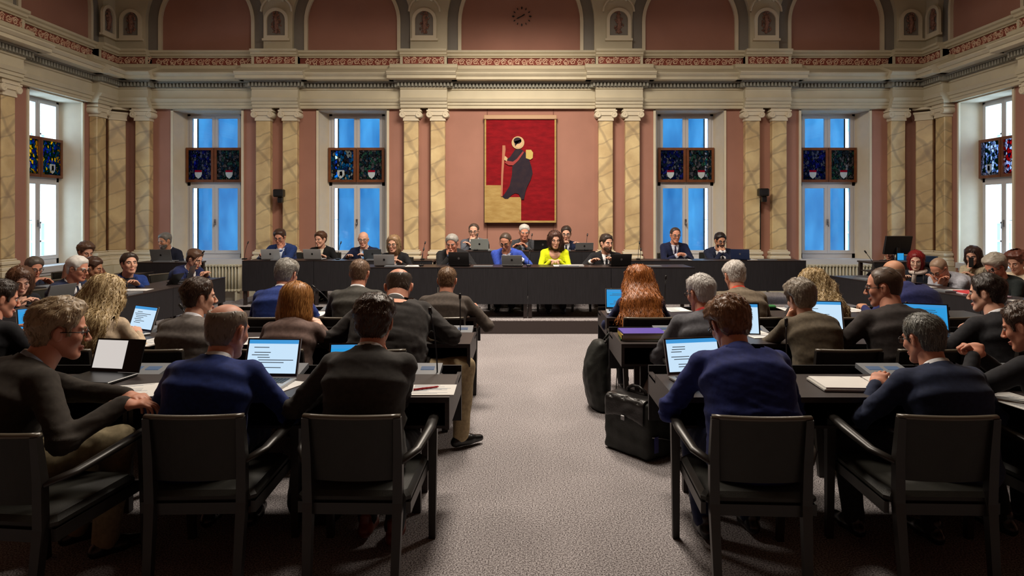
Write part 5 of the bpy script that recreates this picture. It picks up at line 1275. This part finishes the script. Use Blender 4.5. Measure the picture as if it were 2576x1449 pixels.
# podium, facing the camera
GP = 'armchairs behind the podium desks'
def pod(label, px, py, Z, sp, yaw, floor=.18, dyc=.02):
    sp.setdefault('s',1.10-.05*sp.get('fem',0)); p = person(label, px, py, Z, sp, floor=floor, yaw=R0(yaw)); yw = R0(yaw)
    chair(p.location.x, p.location.y+dyc, yw, 'dark armchair under the '+label.split(',')[0], GP, z=floor); return p
LAP = ((-.16,.40,.765),(.16,.40,.765))
pod('man in a blue suit with spectacles, chin on his fist', 704, 597, 11.75, dict(hair=((52,34,28),(84,60,48)), style='short', glasses=1, skin='ruddy', jacket=(34,54,104), shirt=(190,200,220), front=1, hpitch=18, lean=22, hunch=16, hands=('chin',(.28,.42,.79)), hp=('fist','rest'), seed=41, cuff=1), 180)
pod('short-haired woman in a black blazer, pale blouse', 806, 602, 11.9, dict(hair=((76,48,32),(110,78,56)), fem=.8, style='full', vol=.018, skin='fair', jacket=(16,16,18), shirt=(200,190,170), topname='blazer', hy=-18, hpitch=8, seed=42, hands=LAP, vwidth=.05), 178)
pod('bald man with spectacles and a sky blue tie, navy suit', 914, 602, 11.8, dict(hair=((110,90,74),(140,120,100)), style='shaved', glasses=1, skin='fair', jacket=(24,32,62), shirt=WH, tie=(104,156,214), hy=6, hpitch=8, seed=43, hands=((-.1,.38,.765),(.24,.38,.765)), fat=.1), 180)
pod('woman with light brown hair and spectacles in black, podium', 990, 614, 10.55, dict(hair=((120,92,66),(170,138,104)), fem=1, style='bob', glasses=1, skin='fair', jacket=(24,24,28), neckskin=1, topname='blazer', hy=-8, hpitch=6, seed=44, hands=LAP, fall=[(0,-.02,.05,.082,'h'),(0,-.02,-.06,.088,'h'),(0,-.03,-.13,.07,'h')], fallw=1.1), 178)
pod('grey-haired man hiding his mouth behind a hand, black suit', 1137, 612, 10.45, dict(hair=((110,106,100),(180,176,170)), style='short', vol=.011, skin='ruddy', jacket=(30,30,32), front=1, shirt=(60,70,90), hpitch=18, hy=-8, lean=26, hunch=22, hands=((-.2,.4,.80),'mouth'), hp=('rest','flat'), seed=45, cuff=1, fat=.3), 180)
pod('man in a grey suit with dark spectacles, fist before his mouth', 1192, 582, 12.0, dict(hair=((48,38,34),(78,64,56)), style='recede', glasses=1, skin='fair', jacket=(84,88,98), shirt=WH, tie=(30,32,44), hpitch=6, lean=14, hands=((.02,.40,.79),'mouth'), hp=('rest','fist'), seed=46, cuff=1), 176, floor=.33)
pod('bald man in a royal blue suit resting chin on his hand', 1272, 608, 10.5, dict(hair=((64,50,42),(98,80,68)), style='recede', vol=.006, glasses=1, skin='ruddy', jacket=(52,76,168), shirt=(190,200,230), tie=(110,30,50), hpitch=28, hy=-8, lean=22, hunch=18, hands=((-.26,.36,.80),'chin'), hp=('rest','fist'), seed=47, cuff=1), 172)
pod('white-haired man in a dark grey suit, rear centre desk', 1319, 584, 11.95, dict(hair=((160,156,150),(214,210,204)), style='short', vol=.010, skin='ruddy', jacket=(52,54,58), shirt=(120,124,130), tie=(60,80,110), hpitch=14, hy=4, lean=18, hunch=14, hands=((-.04,.40,.775),(.2,.38,.775)), seed=48, fat=.3), 182, floor=.33)
pod('woman in a bright yellow sweater with dark wavy hair', 1396, 604, 10.45, dict(hair=((40,26,24),(88,58,48)), fem=1, style='long', vol=.022, skin='fair', jacket=(206,216,24), plain=1, scoop=.10, topname='sweater', hy=8, hpitch=10, seed=49, hands=((-.05,.34,.80),(.06,.34,.80)), hp=('rest','rest'), hdir=(((.7,.6,0),(0,0,1)),((-.7,.6,0),(0,0,1))), curl=.012, wave=.8, fallw=1.12, fall=[(0,-.02,.05,.085,'h'),(-.02,-.02,-.05,.10,'h'),(-.06,-.01,-.03,.075,'n'),(-.08,.03,-.12,.045,'n')], nlocks=900), 180)
pod('dark-haired man in navy behind the yellow sweater, rear desk', 1424, 588, 12.0, dict(hair=((38,28,26),(66,52,46)), style='short', vol=.011, skin='fair', jacket=(24,32,58), shirt=WH, tie=(30,30,44), glasses=1, hpitch=10, hy=-6, lean=12, seed=50, hands=((-.24,.4,.80),(.12,.40,.80))), 182, floor=.33)
pod('bearded man in a black suit and white shirt, head turned aside', 1526, 612, 10.5, dict(hair=((34,26,24),(60,48,42)), style='short', vol=.014, skin='fair', jacket=(30,30,34), shirt=WH, tie=(20,22,30), beard=((44,32,26),(80,60,48)), hy=24, hpitch=4, seed=51, hands=((-.1,.36,.775),(.26,.34,.775)), cuff=1), 182)
pod('tall man in a navy suit with spectacles, right podium wing', 1699, 592, 11.75, dict(hair=((52,38,34),(84,66,58)), style='recede', glasses=1, skin='ruddy', jacket=(24,30,58), shirt=(190,194,210), tie=(40,34,60), hy=4, hpitch=6, seed=52, s=1.06, hands=((-.12,.36,.80),(.02,.40,.80)), cuff=1), 180)
pod('bearded man in a dark suit with hands folded at his mouth', 1812, 606, 11.8, dict(hair=((28,22,22),(52,42,40)), style='short', skin='tan', jacket=(28,34,56), front=1, shirt=WH, beard=((24,20,20),(44,36,34)), glasses=1, hy=6, hpitch=12, lean=18, hands=('mouth','mouth'), hp=('fist','fist'), seed=53, cuff=1), 180)
# right wing
wing('bald man with spectacles by the monitor in the back right', 2238, 634, 11.2, dict(hair=((90,70,58),(120,100,84)), style='shaved', glasses=1, skin='ruddy', jacket=(28,32,50), shirt=WH, hy=10, hpitch=10, seed=61, front=1), 128, 'dark armchair by the monitor in the back right', ch=True)
wing('red-haired woman in a black cardigan and pale scarf', 2304, 656, 9.35, dict(hair=((104,20,26),(150,36,36)), fem=1, style='bob', vol=.010, skin='pale', jacket=(24,28,38), plain=1, scarf=(214,200,190), topname='cardigan', hy=20, hpitch=12, seed=62, lean=12, hands=((-.02,.10,1.0),(.1,.4,.79)), fall=[(0,-.02,.05,.082,'h'),(0,-.02,-.06,.086,'h'),(0,-.02,-.10,.07,'h')], fallw=1.1), 128, 'dark armchair under the red-haired woman')
wing('man in a pale grey jacket bending over to write', 2362, 676, 8.7, dict(hair=((120,92,72),(160,134,112)), style='recede', vol=.005, glasses=1, skin='ruddy', jacket=(164,166,176), shirt=(24,26,34), front=1, hy=0, hpitch=42, lean=38, hunch=26, seed=63, s=1.10, hands=((.05,.42,.79),(-.02,.46,.79)), fat=.4), 112, 'dark armchair under the man in pale grey')
wing('dark-haired woman in beige holding a phone to her mouth', 2447, 644, 9.6, dict(hair=((42,28,26),(72,52,46)), fem=1, style='long', vol=.018, skin='fair', jacket=(170,158,134), plain=1, topname='cardigan', hy=10, hpitch=14, seed=64, hands=((-.1,.38,.82),'mouth'), hp=('rest','fist'), fall=[(0,-.02,.05,.08,'h'),(0,-.02,-.06,.09,'h'),(0,-.05,-.08,.075,'n')], fallw=1.2), 120, 'dark armchair under the woman with the phone')
wing('woman with short ash grey hair and spectacles in a black sweater', 2503, 672, 8.0, dict(hair=((112,104,92),(180,172,158)), fem=.7, style='full', vol=.026, glasses=1, skin='ruddy', jacket=(28,34,34), plain=1, scoop=.06, topname='sweater', hy=0, hpitch=30, lean=16, hunch=24, seed=65, s=1.10, fat=.5, hands=((-.1,.4,.79),(.1,.4,.79))), 98, 'dark armchair under the woman with ash grey hair')
wing('brown-curled woman in cream at the right picture edge', 2556, 660, 8.8, dict(hair=((70,36,30),(110,64,52)), fem=1, style='full', vol=.034, skin='fair', jacket=(206,190,166), plain=1, topname='sweater', hy=0, hpitch=20, seed=66, s=1.04, hands=((-.1,.36,.79),(.1,.36,.79))), 115, 'dark armchair by the right side window')
wing('person in a dark top cut by the right edge, one hand raised', 2640, 700, 7.0, dict(hair=((50,40,36),(80,66,60)), style='short', skin='fair', jacket=(40,60,90), plain=1, lean=14, hands=((-.3,.46,.90),(.1,.4,.79)), hp=('rest','rest'), seed=67), 96, 'dark armchair beyond the right picture edge')
# ---------------- things on the desks ----------------
def on(px, py, h=.75):            # point where a pixel of the photo meets the plane z=h
    Z = (H-h)*F/(py-CY); return (px-CX)/F*Z, Z
ZT = .751
# row A
laptop(-1.41, 3.80, ZT, R0(-3), 'open silver laptop before the man in the bright blue jacket', screen='page', w=.31, lh=.215)
laptop(-2.36, 3.92, ZT, R0(-10), 'black laptop with a white document before the brown blazer', shell=(24,24,26), screen='doc', w=.32, lh=.19, keys=False)
laptop(1.0, 3.86, ZT, R0(12), 'open laptop before the man in the royal blue suit', screen='page', w=.34, lh=.21)
laptop(-.98, 4.0, ZT, R0(3), 'laptop half hidden by the charcoal suit at the aisle', shell=(60,62,66), screen='blue', w=.32, lh=.15)
m = MB()
t = tag(empty('computer_mouse', (-1.10, 3.73, ZT), R0(10)), 'grey computer mouse beside the silver laptop', 'mouse')
blob('shell', lambda p: smax(ell(p,(0,0,.004),(.032,.055,.032)), -p[:,2]+.001, .003), (-.05,-.07,-.01),(.05,.07,.05), .005, M_cons, t)
mm = MB(); mm.cbox((0,.028,.034),(.008,.018,.006)); mm.build('scroll_wheel', M_black, t)
x,y = on(1086,982); paper(x,y,ZT,R0(1),'white sheet with a red pen at the aisle end of the front left desk', w=.25, d=.21)
t = tag(empty('pen',(x-.03,y+.01,ZT+.004),R0(28)),'red pen lying on the white sheet','pen'); m = MB(); m.tube([(-.07,0,.005),(.06,0,.005),(.072,0,.005)],[.005,.005,.001],n=8); m.build('barrel', mat('red_pen',(190,24,34),.4), t)
for a,b,c,r in ((340,985,'white sheets under the hands of the man in brown',20),(690,975,'open notebook beside the silver laptop',-20)):
    x,y = on(a,b); paper(x,y,ZT,R0(r),c)
# right front: big white binder with open pages
x,y = on(2150,972); t = tag(empty('ring_binder',(x,y,ZT),R0(-3)),'open white ring binder of papers before the grey-haired man in navy','binder')
m = MB(); m.cbox((0,0,.008),(.42,.26,.014), bev=.003); m.build('cover', mat('binder_grey',(190,188,180),.5), t)
m = MB(); m.cbox((-.06,.0,.019),(.28,.25,.008)); m.build('page_block', M_paper, t); m = MB(); m.add([(.08,-.12,.018),(.24,-.12,.022),(.27,.12,.04),(.09,.12,.022),(.08,-.12,.020),(.24,-.12,.024),(.27,.12,.042),(.09,.12,.024)],[(0,1,2,3),(4,5,6,7),(0,1,5,4),(1,2,6,5),(2,3,7,6),(3,0,4,7)]); m.build('turning_page', M_paper, t)
x,y = on(2560,1010); paper(x,y,ZT,R0(10),'white sheet at the right picture edge, front desk')
# row B things
x,y = on(1612,846,.78); y = 5.08; x = (1614-CX)/F*y
for i,(c,w_,nm) in enumerate((((44,110,50),.33,'green folder at the bottom of the folder stack'),((196,170,60),.33,'thick yellow folder in the middle of the folder stack'),((84,66,170),.32,'purple folder on top of the folder stack'))):
    hh = (.014,.03,.012)[i]; z0 = (0,.015,.046)[i]; t = tag(empty('folder',(x,y,ZT+z0),R0(-4+i*3)),nm,'folder','stack of coloured folders')
    mc = mat('folder_%d'%i, c, .5, .4); m = MB(); m.box(-w_/2,w_/2,-.12,.12,0,.002); m.box(-w_/2,w_/2,-.12,.12,hh-.002,hh); m.box(-w_/2,-w_/2+.002,-.12,.12,0,hh); m.build('cover', mc, t)
    m = MB(); m.box(-w_/2+.006,w_/2-.008,-.115,.115,.002,hh-.002); m.build('page_block', M_paper, t)
laptop(2.36, 5.30, ZT, R0(-10), 'large white laptop page before the olive blazer', screen='page', w=.34, lh=.24)
laptop(3.16, 5.28, ZT, R0(-20), 'blue laptop screen beside the charcoal suit', shell=(40,42,46), screen='blue', w=.34, lh=.22)
t = tag(empty('tablet',(1.76,5.22,ZT),R0(-8)),'upright tablet with a lit page behind the royal blue suit','tablet'); Mx = Matrix.Rotation(R0(-16),4,'X')
m = MB(); m.box(-.09,.09,0,.008,0,.25,0,Mx); m.build('casing', M_black, t); m = MB(); m.box(-.078,.078,-.002,0,.012,.238,0,Mx); m.build('display', M_screenon, t); m = MB(); m.box(-.078,.078,-.003,-.002,.215,.238,0,Mx); m.build('header_bar', M_hdr, t)
m = MB(); m.box(-.06,.06,.03,.10,0,.01); m.build('stand', M_black, t)
for a,b,c,r,z in ((1905,842,'white sheets before the tablet, second row',10,.75),(645,858,'white sheet before the tweed jacket, second row',10,.75),(835,848,'white pages beside the strawberry blonde bob',-14,.75),(382,862,'white sheet beside the beige blazer',-12,.75),(95,862,'white sheet at the left edge of the second row',8,.75),(2140,780,'white sheet on the third row desk behind the white laptop',6,.75),(1990,778,'white and pink sheets on the third row desk',0,.75),(1700,779,'white sheet beside the auburn-haired woman',8,.75),(790,790,'white sheet before the cobalt blue jacket',0,.75)):
    x,y = on(a,b,z); paper(x,y,z+.001,R0(r),c)
x,y = on(845,860); t = flat_thing('notepad', x,y,ZT,R0(-8),.20,.13,.006,'yellow notepad under the white pages, second row','notepad',mat('yellow_paper',(226,206,60),.7))
laptop(-2.99, 5.3, ZT, R0(-30), 'blue-lit laptop beside the blonde woman', shell=(150,152,154), screen='page', w=.31, lh=.20)
laptop(-3.72, 5.25, ZT, R0(48), 'thin laptop at the left end of the second row', shell=(150,152,154), screen='blue', w=.31, lh=.20)
# row C
laptop(.965, 6.52, ZT, R0(-4), 'small laptop with a blue screen on the third row desk by the aisle', screen='blue', w=.29, lh=.20)
x,y = on(1935,775); t = tag(empty('green_case',(x,y,ZT),0),'small green case on the third row desk','case'); m = MB(); m.cbox((0,0,.015),(.12,.07,.03),bev=.01); m.build('body', mat('green_plastic',(30,120,50),.5), t)
# microphones
mics = [(1100,905,3.98,.36,(-.03,-.05),'tall gooseneck microphone at the aisle end of the front left desk'),(480,872,5.35,.20,(-.05,-.03),'gooseneck microphone behind the grey tweed jacket'),(790,850,5.4,.26,(-.04,0),'gooseneck microphone beside the mauve blazer'),
 (1158,815,5.4,.27,(0,-.02),'gooseneck microphone at the aisle end of the second row'),(1978,880,4.02,.28,(0,0),'gooseneck microphone behind the royal blue suit'),(1672,772,6.62,.30,(.01,0),'gooseneck microphone before the auburn-haired woman'),
 (835,770,6.65,.22,(-.16,0),'gooseneck microphone bent low before the cobalt jacket'),(2280,830,5.4,.2,(0,0),'gooseneck microphone before the charcoal suit, second row')]
for px,py,Y,h_,ln,lb in mics: microphone((px-CX)/F*Y, Y, .715, lb, hgt=h_, lean=ln)
for px,Y,lb in ((615,11.35,'gooseneck microphone at the left end of the podium wing'),(850,11.3,'gooseneck microphone beside the black blazer'),(1063,11.3,'gooseneck microphone before the left marble column pair'),(1605,11.3,'gooseneck microphone before the right marble column pair')):
    microphone((px-CX)/F*Y, Y, .925, lb, hgt=.24, lean=(.03,.05))
for px,Y,lb in ((1197,11.42,'gooseneck microphone on the rear centre desk, left'),(1335,11.42,'gooseneck microphone on the rear centre desk, middle'),(1475,11.42,'gooseneck microphone on the rear centre desk, right end')): microphone((px-CX)/F*Y, Y, 1.075, lb, hgt=.22, lean=(.02,.05))
for px,Y,lb in ((1060,9.95,'gooseneck microphone before the light-haired woman'),(1330,9.95,'gooseneck microphone between the blue suit and the yellow sweater'),(1610,9.95,'gooseneck microphone at the right of the bearded man')): microphone((px-CX)/F*Y, Y, .925, lb, hgt=.20, lean=(.02,.06))
microphone(-4.55, 9.3, .781, 'gooseneck microphone on the left wing desk', hgt=.34, lean=(.14,.05)); microphone(4.95, 9.4, .781, 'gooseneck microphone on the right wing desk', hgt=.34, lean=(-.14,0)); microphone(5.25, 7.4, .781, 'gooseneck microphone beside the pink folders', hgt=.26, lean=(-.1,-.04))
# podium laptops, lids to the camera
G = 'laptops on the podium desks'
for px, py, Z, top, shell, lab, rz, hh in ((681,656,11.30,.925,(178,182,186),'silver laptop before the man in blue, left podium wing',8,.17),(787,656,11.30,.925,(176,190,192),'silver laptop before the black blazer',-4,.17),
   (938,656,11.30,.925,(70,76,82),'dark grey laptop before the sky blue tie',0,.17),(967,672,9.93,.925,(176,176,178),'silver laptop with a dark emblem before the light-haired woman',2,.16),(1155,672,9.93,.925,(20,20,22),'black laptop before the grey-haired man',-4,.20),
   (1288,672,9.93,.925,(140,144,146),'grey tablet laptop before the royal blue suit',-4,.15),(1562,672,9.93,.925,(18,18,20),'black laptop before the bearded man',6,.17),(1207,632,11.42,1.075,(182,190,186),'silver laptop before the grey suit, rear desk',-6,.19),
   (1365,632,11.42,1.075,(22,22,24),'black laptop on the rear centre desk',4,.17),(1470,632,11.42,1.075,(120,122,124),'grey laptop behind the yellow sweater, rear desk',0,.12),(1862,656,11.30,.925,(34,48,84),'dark blue laptop at the right podium wing',-24,.17)):
    laptop((px-CX)/F*Z, Z, top, pi+R0(rz), lab, shell=shell, screen=None, w=.30, lh=hh, group=G, keys=False)
t = flat_thing('tablet', (1447-CX)/F*9.9, 9.9, .925, R0(3), .24,.16,.02,'flat white tablet before the yellow sweater','tablet',mat('pale_tablet',(200,202,204),.4))
for px,Y,z_,r,lb in ((1040,10.0,.921,0,'white papers on the podium desk left of the black laptop'),(1885,11.4,.921,10,'folded white papers beside the dark blue laptop'),(1720,11.4,.921,0,'white papers before the tall man in navy'),(1410,10.05,.921,0,'white papers before the yellow sweater')):
    paper((px-CX)/F*Y, Y, z_, R0(r), lb)
# wings
laptop(-4.62,6.75,.777, R0(-100),'grey laptop before the white-haired man, left wing', shell=(120,118,112), screen='page', w=.31, lh=.20)
laptop(-4.50,9.15,.777, R0(-78),'open laptop before the dark red tie', shell=(60,62,66), screen='page', w=.30, lh=.20)
laptop(-5.92,11.15,.90, pi,'grey laptop in the back left corner', shell=(120,122,124), screen=None, w=.34, lh=.2, keys=False)
t = tag(empty('tablet',(-4.52,8.75,.777),R0(-95)),'dark tablet on a stand between the blue suit and the red tie','tablet'); Mx = Matrix.Rotation(R0(-35),4,'X')
m = MB(); m.box(-.12,.12,0,.008,0,.17,0,Mx); m.build('casing', M_black, t); m = MB(); m.box(-.02,.02,.02,.10,0,.008); m.build('stand', M_black, t)
for x,y,r,lb in ((-4.6,6.35,80,'white sheets before the woman in the black blazer'),(-4.6,8.1,95,'white sheets before the man in bright blue'),(-4.62,7.4,100,'white sheets beside the grey laptop, left wing'),(4.85,9.35,80,'white sheets at the podium end of the right wing'),(5.0,8.45,95,'white sheets under the writing man'),(5.15,8.05,85,'white sheets beside the writing man'),(5.3,7.05,90,'white sheets at the camera end of the right wing')): paper(x,y,.777,R0(r),lb)
for i,(x,y,z_) in enumerate(((5.12,7.75,.777),(5.14,7.72,.790),(5.22,7.5,.777))): 
    flat_thing('folder',x,y,z_,R0(80+i*9),.31,.22,.012,('pale pink folder under the red card','folder with a red corner on the pink stack','pink folder nearer the camera on the right wing')[i],'folder',mat('pink_folder_%d'%i,((226,196,206),(214,60,64),(224,190,206))[i],.6))
t = tag(empty('pen',(5.02,8.42,.80),R0(30)),'dark pen in the hand of the writing man','pen'); m = MB(); m.tube([(0,0,0),(.03,.02,.13)],[.004,.005],n=6); m.build('barrel', M_black, t)
t = tag(empty('mobile_phone',P(2443,660,9.45),R0(110)),'dark phone held by the woman in beige','phone'); m = MB(); m.cbox((0,0,0),(.07,.009,.14),bev=.003); m.build('casing', M_black, t); m = MB(); m.cbox((0,-.006,0),(.06,.002,.125)); m.build('display', M_small, t)
# monitor in the back right corner
t = tag(empty('monitor',(6.12,11.02,.92),R0(188)),'black monitor on a stand in the back right corner','monitor'); Mx = Matrix.Translation((0,0,.12)) @ Matrix.Rotation(R0(-14),4,'X')
m = MB(); m.box(-.23,.23,-.02,.02,0,.30,0,Mx); m.build('screen_housing', M_black, t); m = MB(); m.box(-.215,.215,-.023,-.02,.015,.285,0,Mx); m.build('display', M_small, t)
m = MB(); m.cbox((0,.03,.01),(.22,.16,.02),bev=.006); m.cbox((0,.05,.12),(.06,.04,.22),bev=.01); m.build('stand', M_black, t)
t = tag(empty('light_panel',(6.15,10.98,.93)),'small blue-lit panel below the monitor','panel'); m = MB(); m.cbox((0,-.03,.07),(.12,.01,.13)); m.build('casing', M_black, t); m = MB(); m.cbox((0,-.037,.07),(.10,.004,.11)); m.build('display', M_bluescr, t)
tag(flat_thing('equipment_case',6.45,11.0,.92,0,.5,.3,.09,'dark blue equipment case in the back right corner','case',mat('dark_blue_case',(24,58,92),.5)))
# bags on the floor
M_bag = mat('black_nylon', (34,36,33), .6, .4, var=.2, vscale=12, bump=.5, bscale=18); M_bagl = mat('black_bag_leather', (40,38,38), .35, .5, bump=.15, bscale=60)
X0, Y0 = .68, 5.86; t = tag(empty('tote_bag',(X0,Y0,0),R0(10)),'tall slumped black bag leaning by the third row desk at the aisle','bag')
def tote(p):
    z = p[:,2]; sx = .075+.035*np.sin(np.clip(z/.62,0,1)*pi)-.045*np.clip((z-.40)/.25,0,1); sy = .16-.06*np.clip((z-.3)/.4,0,1)
    q = p.copy(); q[:,0] -= -.03*np.sin(z*5)+.05*np.clip(z-.35,0,1)
    k = ((np.abs(q[:,0])/sx)**2.4+(np.abs(q[:,1])/sy)**2.4)**(1/2.4); d = (k-1)*.07; d = smax(d, z-.60, .05); return smax(d, -z+.004, .03)+.007*vnoise(p,22,3)
blob('bag_body', tote, (-.2,-.24,-.02),(.2,.24,.66), .012, M_bag, t)
for s_ in (-1,1): m = MB(); m.tube([(.02,s_*.04-.03,.56),(.09,s_*.03-.04,.66),(.17,s_*.02,.65),(.19,s_*.02,.50)], .009, n=6); m.build('carry_strap', M_bag, t)
m = MB(); m.tube([(.10,-.02,.58),(.13,-.10,.35),(.10,-.15,.12),(.12,-.17,.02),(.02,-.2,.012)], .008, n=6, flat=.5); m.build('hanging_strap', M_bag, t)
X0, Y0 = .83, 4.80; t = tag(empty('briefcase',(X0,Y0,0),R0(-53)),'bulky black briefcase with flap and zips standing in the aisle','bag')
def brief(p):
    q = np.abs(p-v3(0,0,.20))-np.array([.185,.10,.165]); d = np.linalg.norm(np.maximum(q,0),axis=1)+np.minimum(q.max(1),0)-.03; return smax(d, -p[:,2]+.003,.02)+.008*vnoise(p,18,5)
blob('bag_body', brief, (-.33,-.22,-.02),(.33,.22,.42), .012, M_bag, t)
def flap(p):
    d = np.abs(brief(p)-.010)-.006; d = np.maximum(d, p[:,1]-.06); d = smax(d, -(p[:,2]-.24-.03*np.cos(p[:,0]*9)), .01); return np.maximum(d, np.abs(p[:,0])-.185)
blob('flap', flap, (-.3,-.22,.15),(.3,.12,.42), .010, M_bagl, t)
m = MB(); m.cbox((0,-.15,.265),(.035,.012,.035),bev=.004); m.build('clasp', M_metal, t)
m = MB(); m.tube([(-.09,0,.38),(-.08,-.01,.44),(-.03,-.015,.465),(.03,-.015,.465),(.08,-.01,.44),(.09,0,.38)], .012, n=8); m.build('handle', M_bagl, t)
for z_ in (.12,.30): m = MB(); m.tube([(.218,-.09,z_+.05),(.225,0,z_+.03),(.218,.09,z_)], .005, n=5); m.build('zip', M_metal, t)
m = MB(); m.tube([(.19,.05,.36),(.26,.08,.30),(.27,.1,.12),(.24,.12,.02),(.1,.19,.012)], .012, n=6, flat=.4); m.build('shoulder_strap', M_bag, t)
m = MB(); m.box(.218,.226,-.07,-.035,.06,.17); m.build('luggage_tag', mat('violet_tag',(60,60,120),.5), t)
X0,Y0 = 1.03,5.2; t = tag(empty('handbag',(X0,Y0,0),R0(10)),'brown grey handbag behind the briefcase under the front right desk','bag')
blob('bag_body', lambda p: smax(ell(p,(0,0,.20),(.10,.15,.25))+.004*vnoise(p,25,7), -p[:,2]+.003,.02), (-.15,-.2,-.02),(.15,.2,.6), .012, mat('taupe_leather',(112,92,84),.55,.4,bump=.2,bscale=30), t)
m = MB(); m.tube([(0,-.07,.40),(0,-.05,.48),(0,.05,.48),(0,.07,.40)], .008, n=6); m.build('handle', M_bagl, t)
X0,Y0 = -1.12,3.72; t = tag(empty('rucksack',(X0,Y0,0),R0(-20)),'black rucksack on the floor between the two front left chairs','bag')
blob('bag_body', lambda p: smax(ell(p,(0,0,.16),(.17,.12,.24))+.008*vnoise(p,20,9), -p[:,2]+.003,.02), (-.22,-.17,-.02),(.22,.17,.44), .014, M_bag, t)
m = MB(); m.tube([(-.05,0,.38),(-.03,-.02,.44),(.03,-.02,.44),(.05,0,.38)], .008, n=6); m.build('handle', M_bag, t)
blob('front_pocket', lambda p: ell(p,(0,-.11,.13),(.11,.04,.10)), (-.15,-.17,.0),(.15,-.04,.26), .012, M_bag, t)
# scarf of the red-haired woman
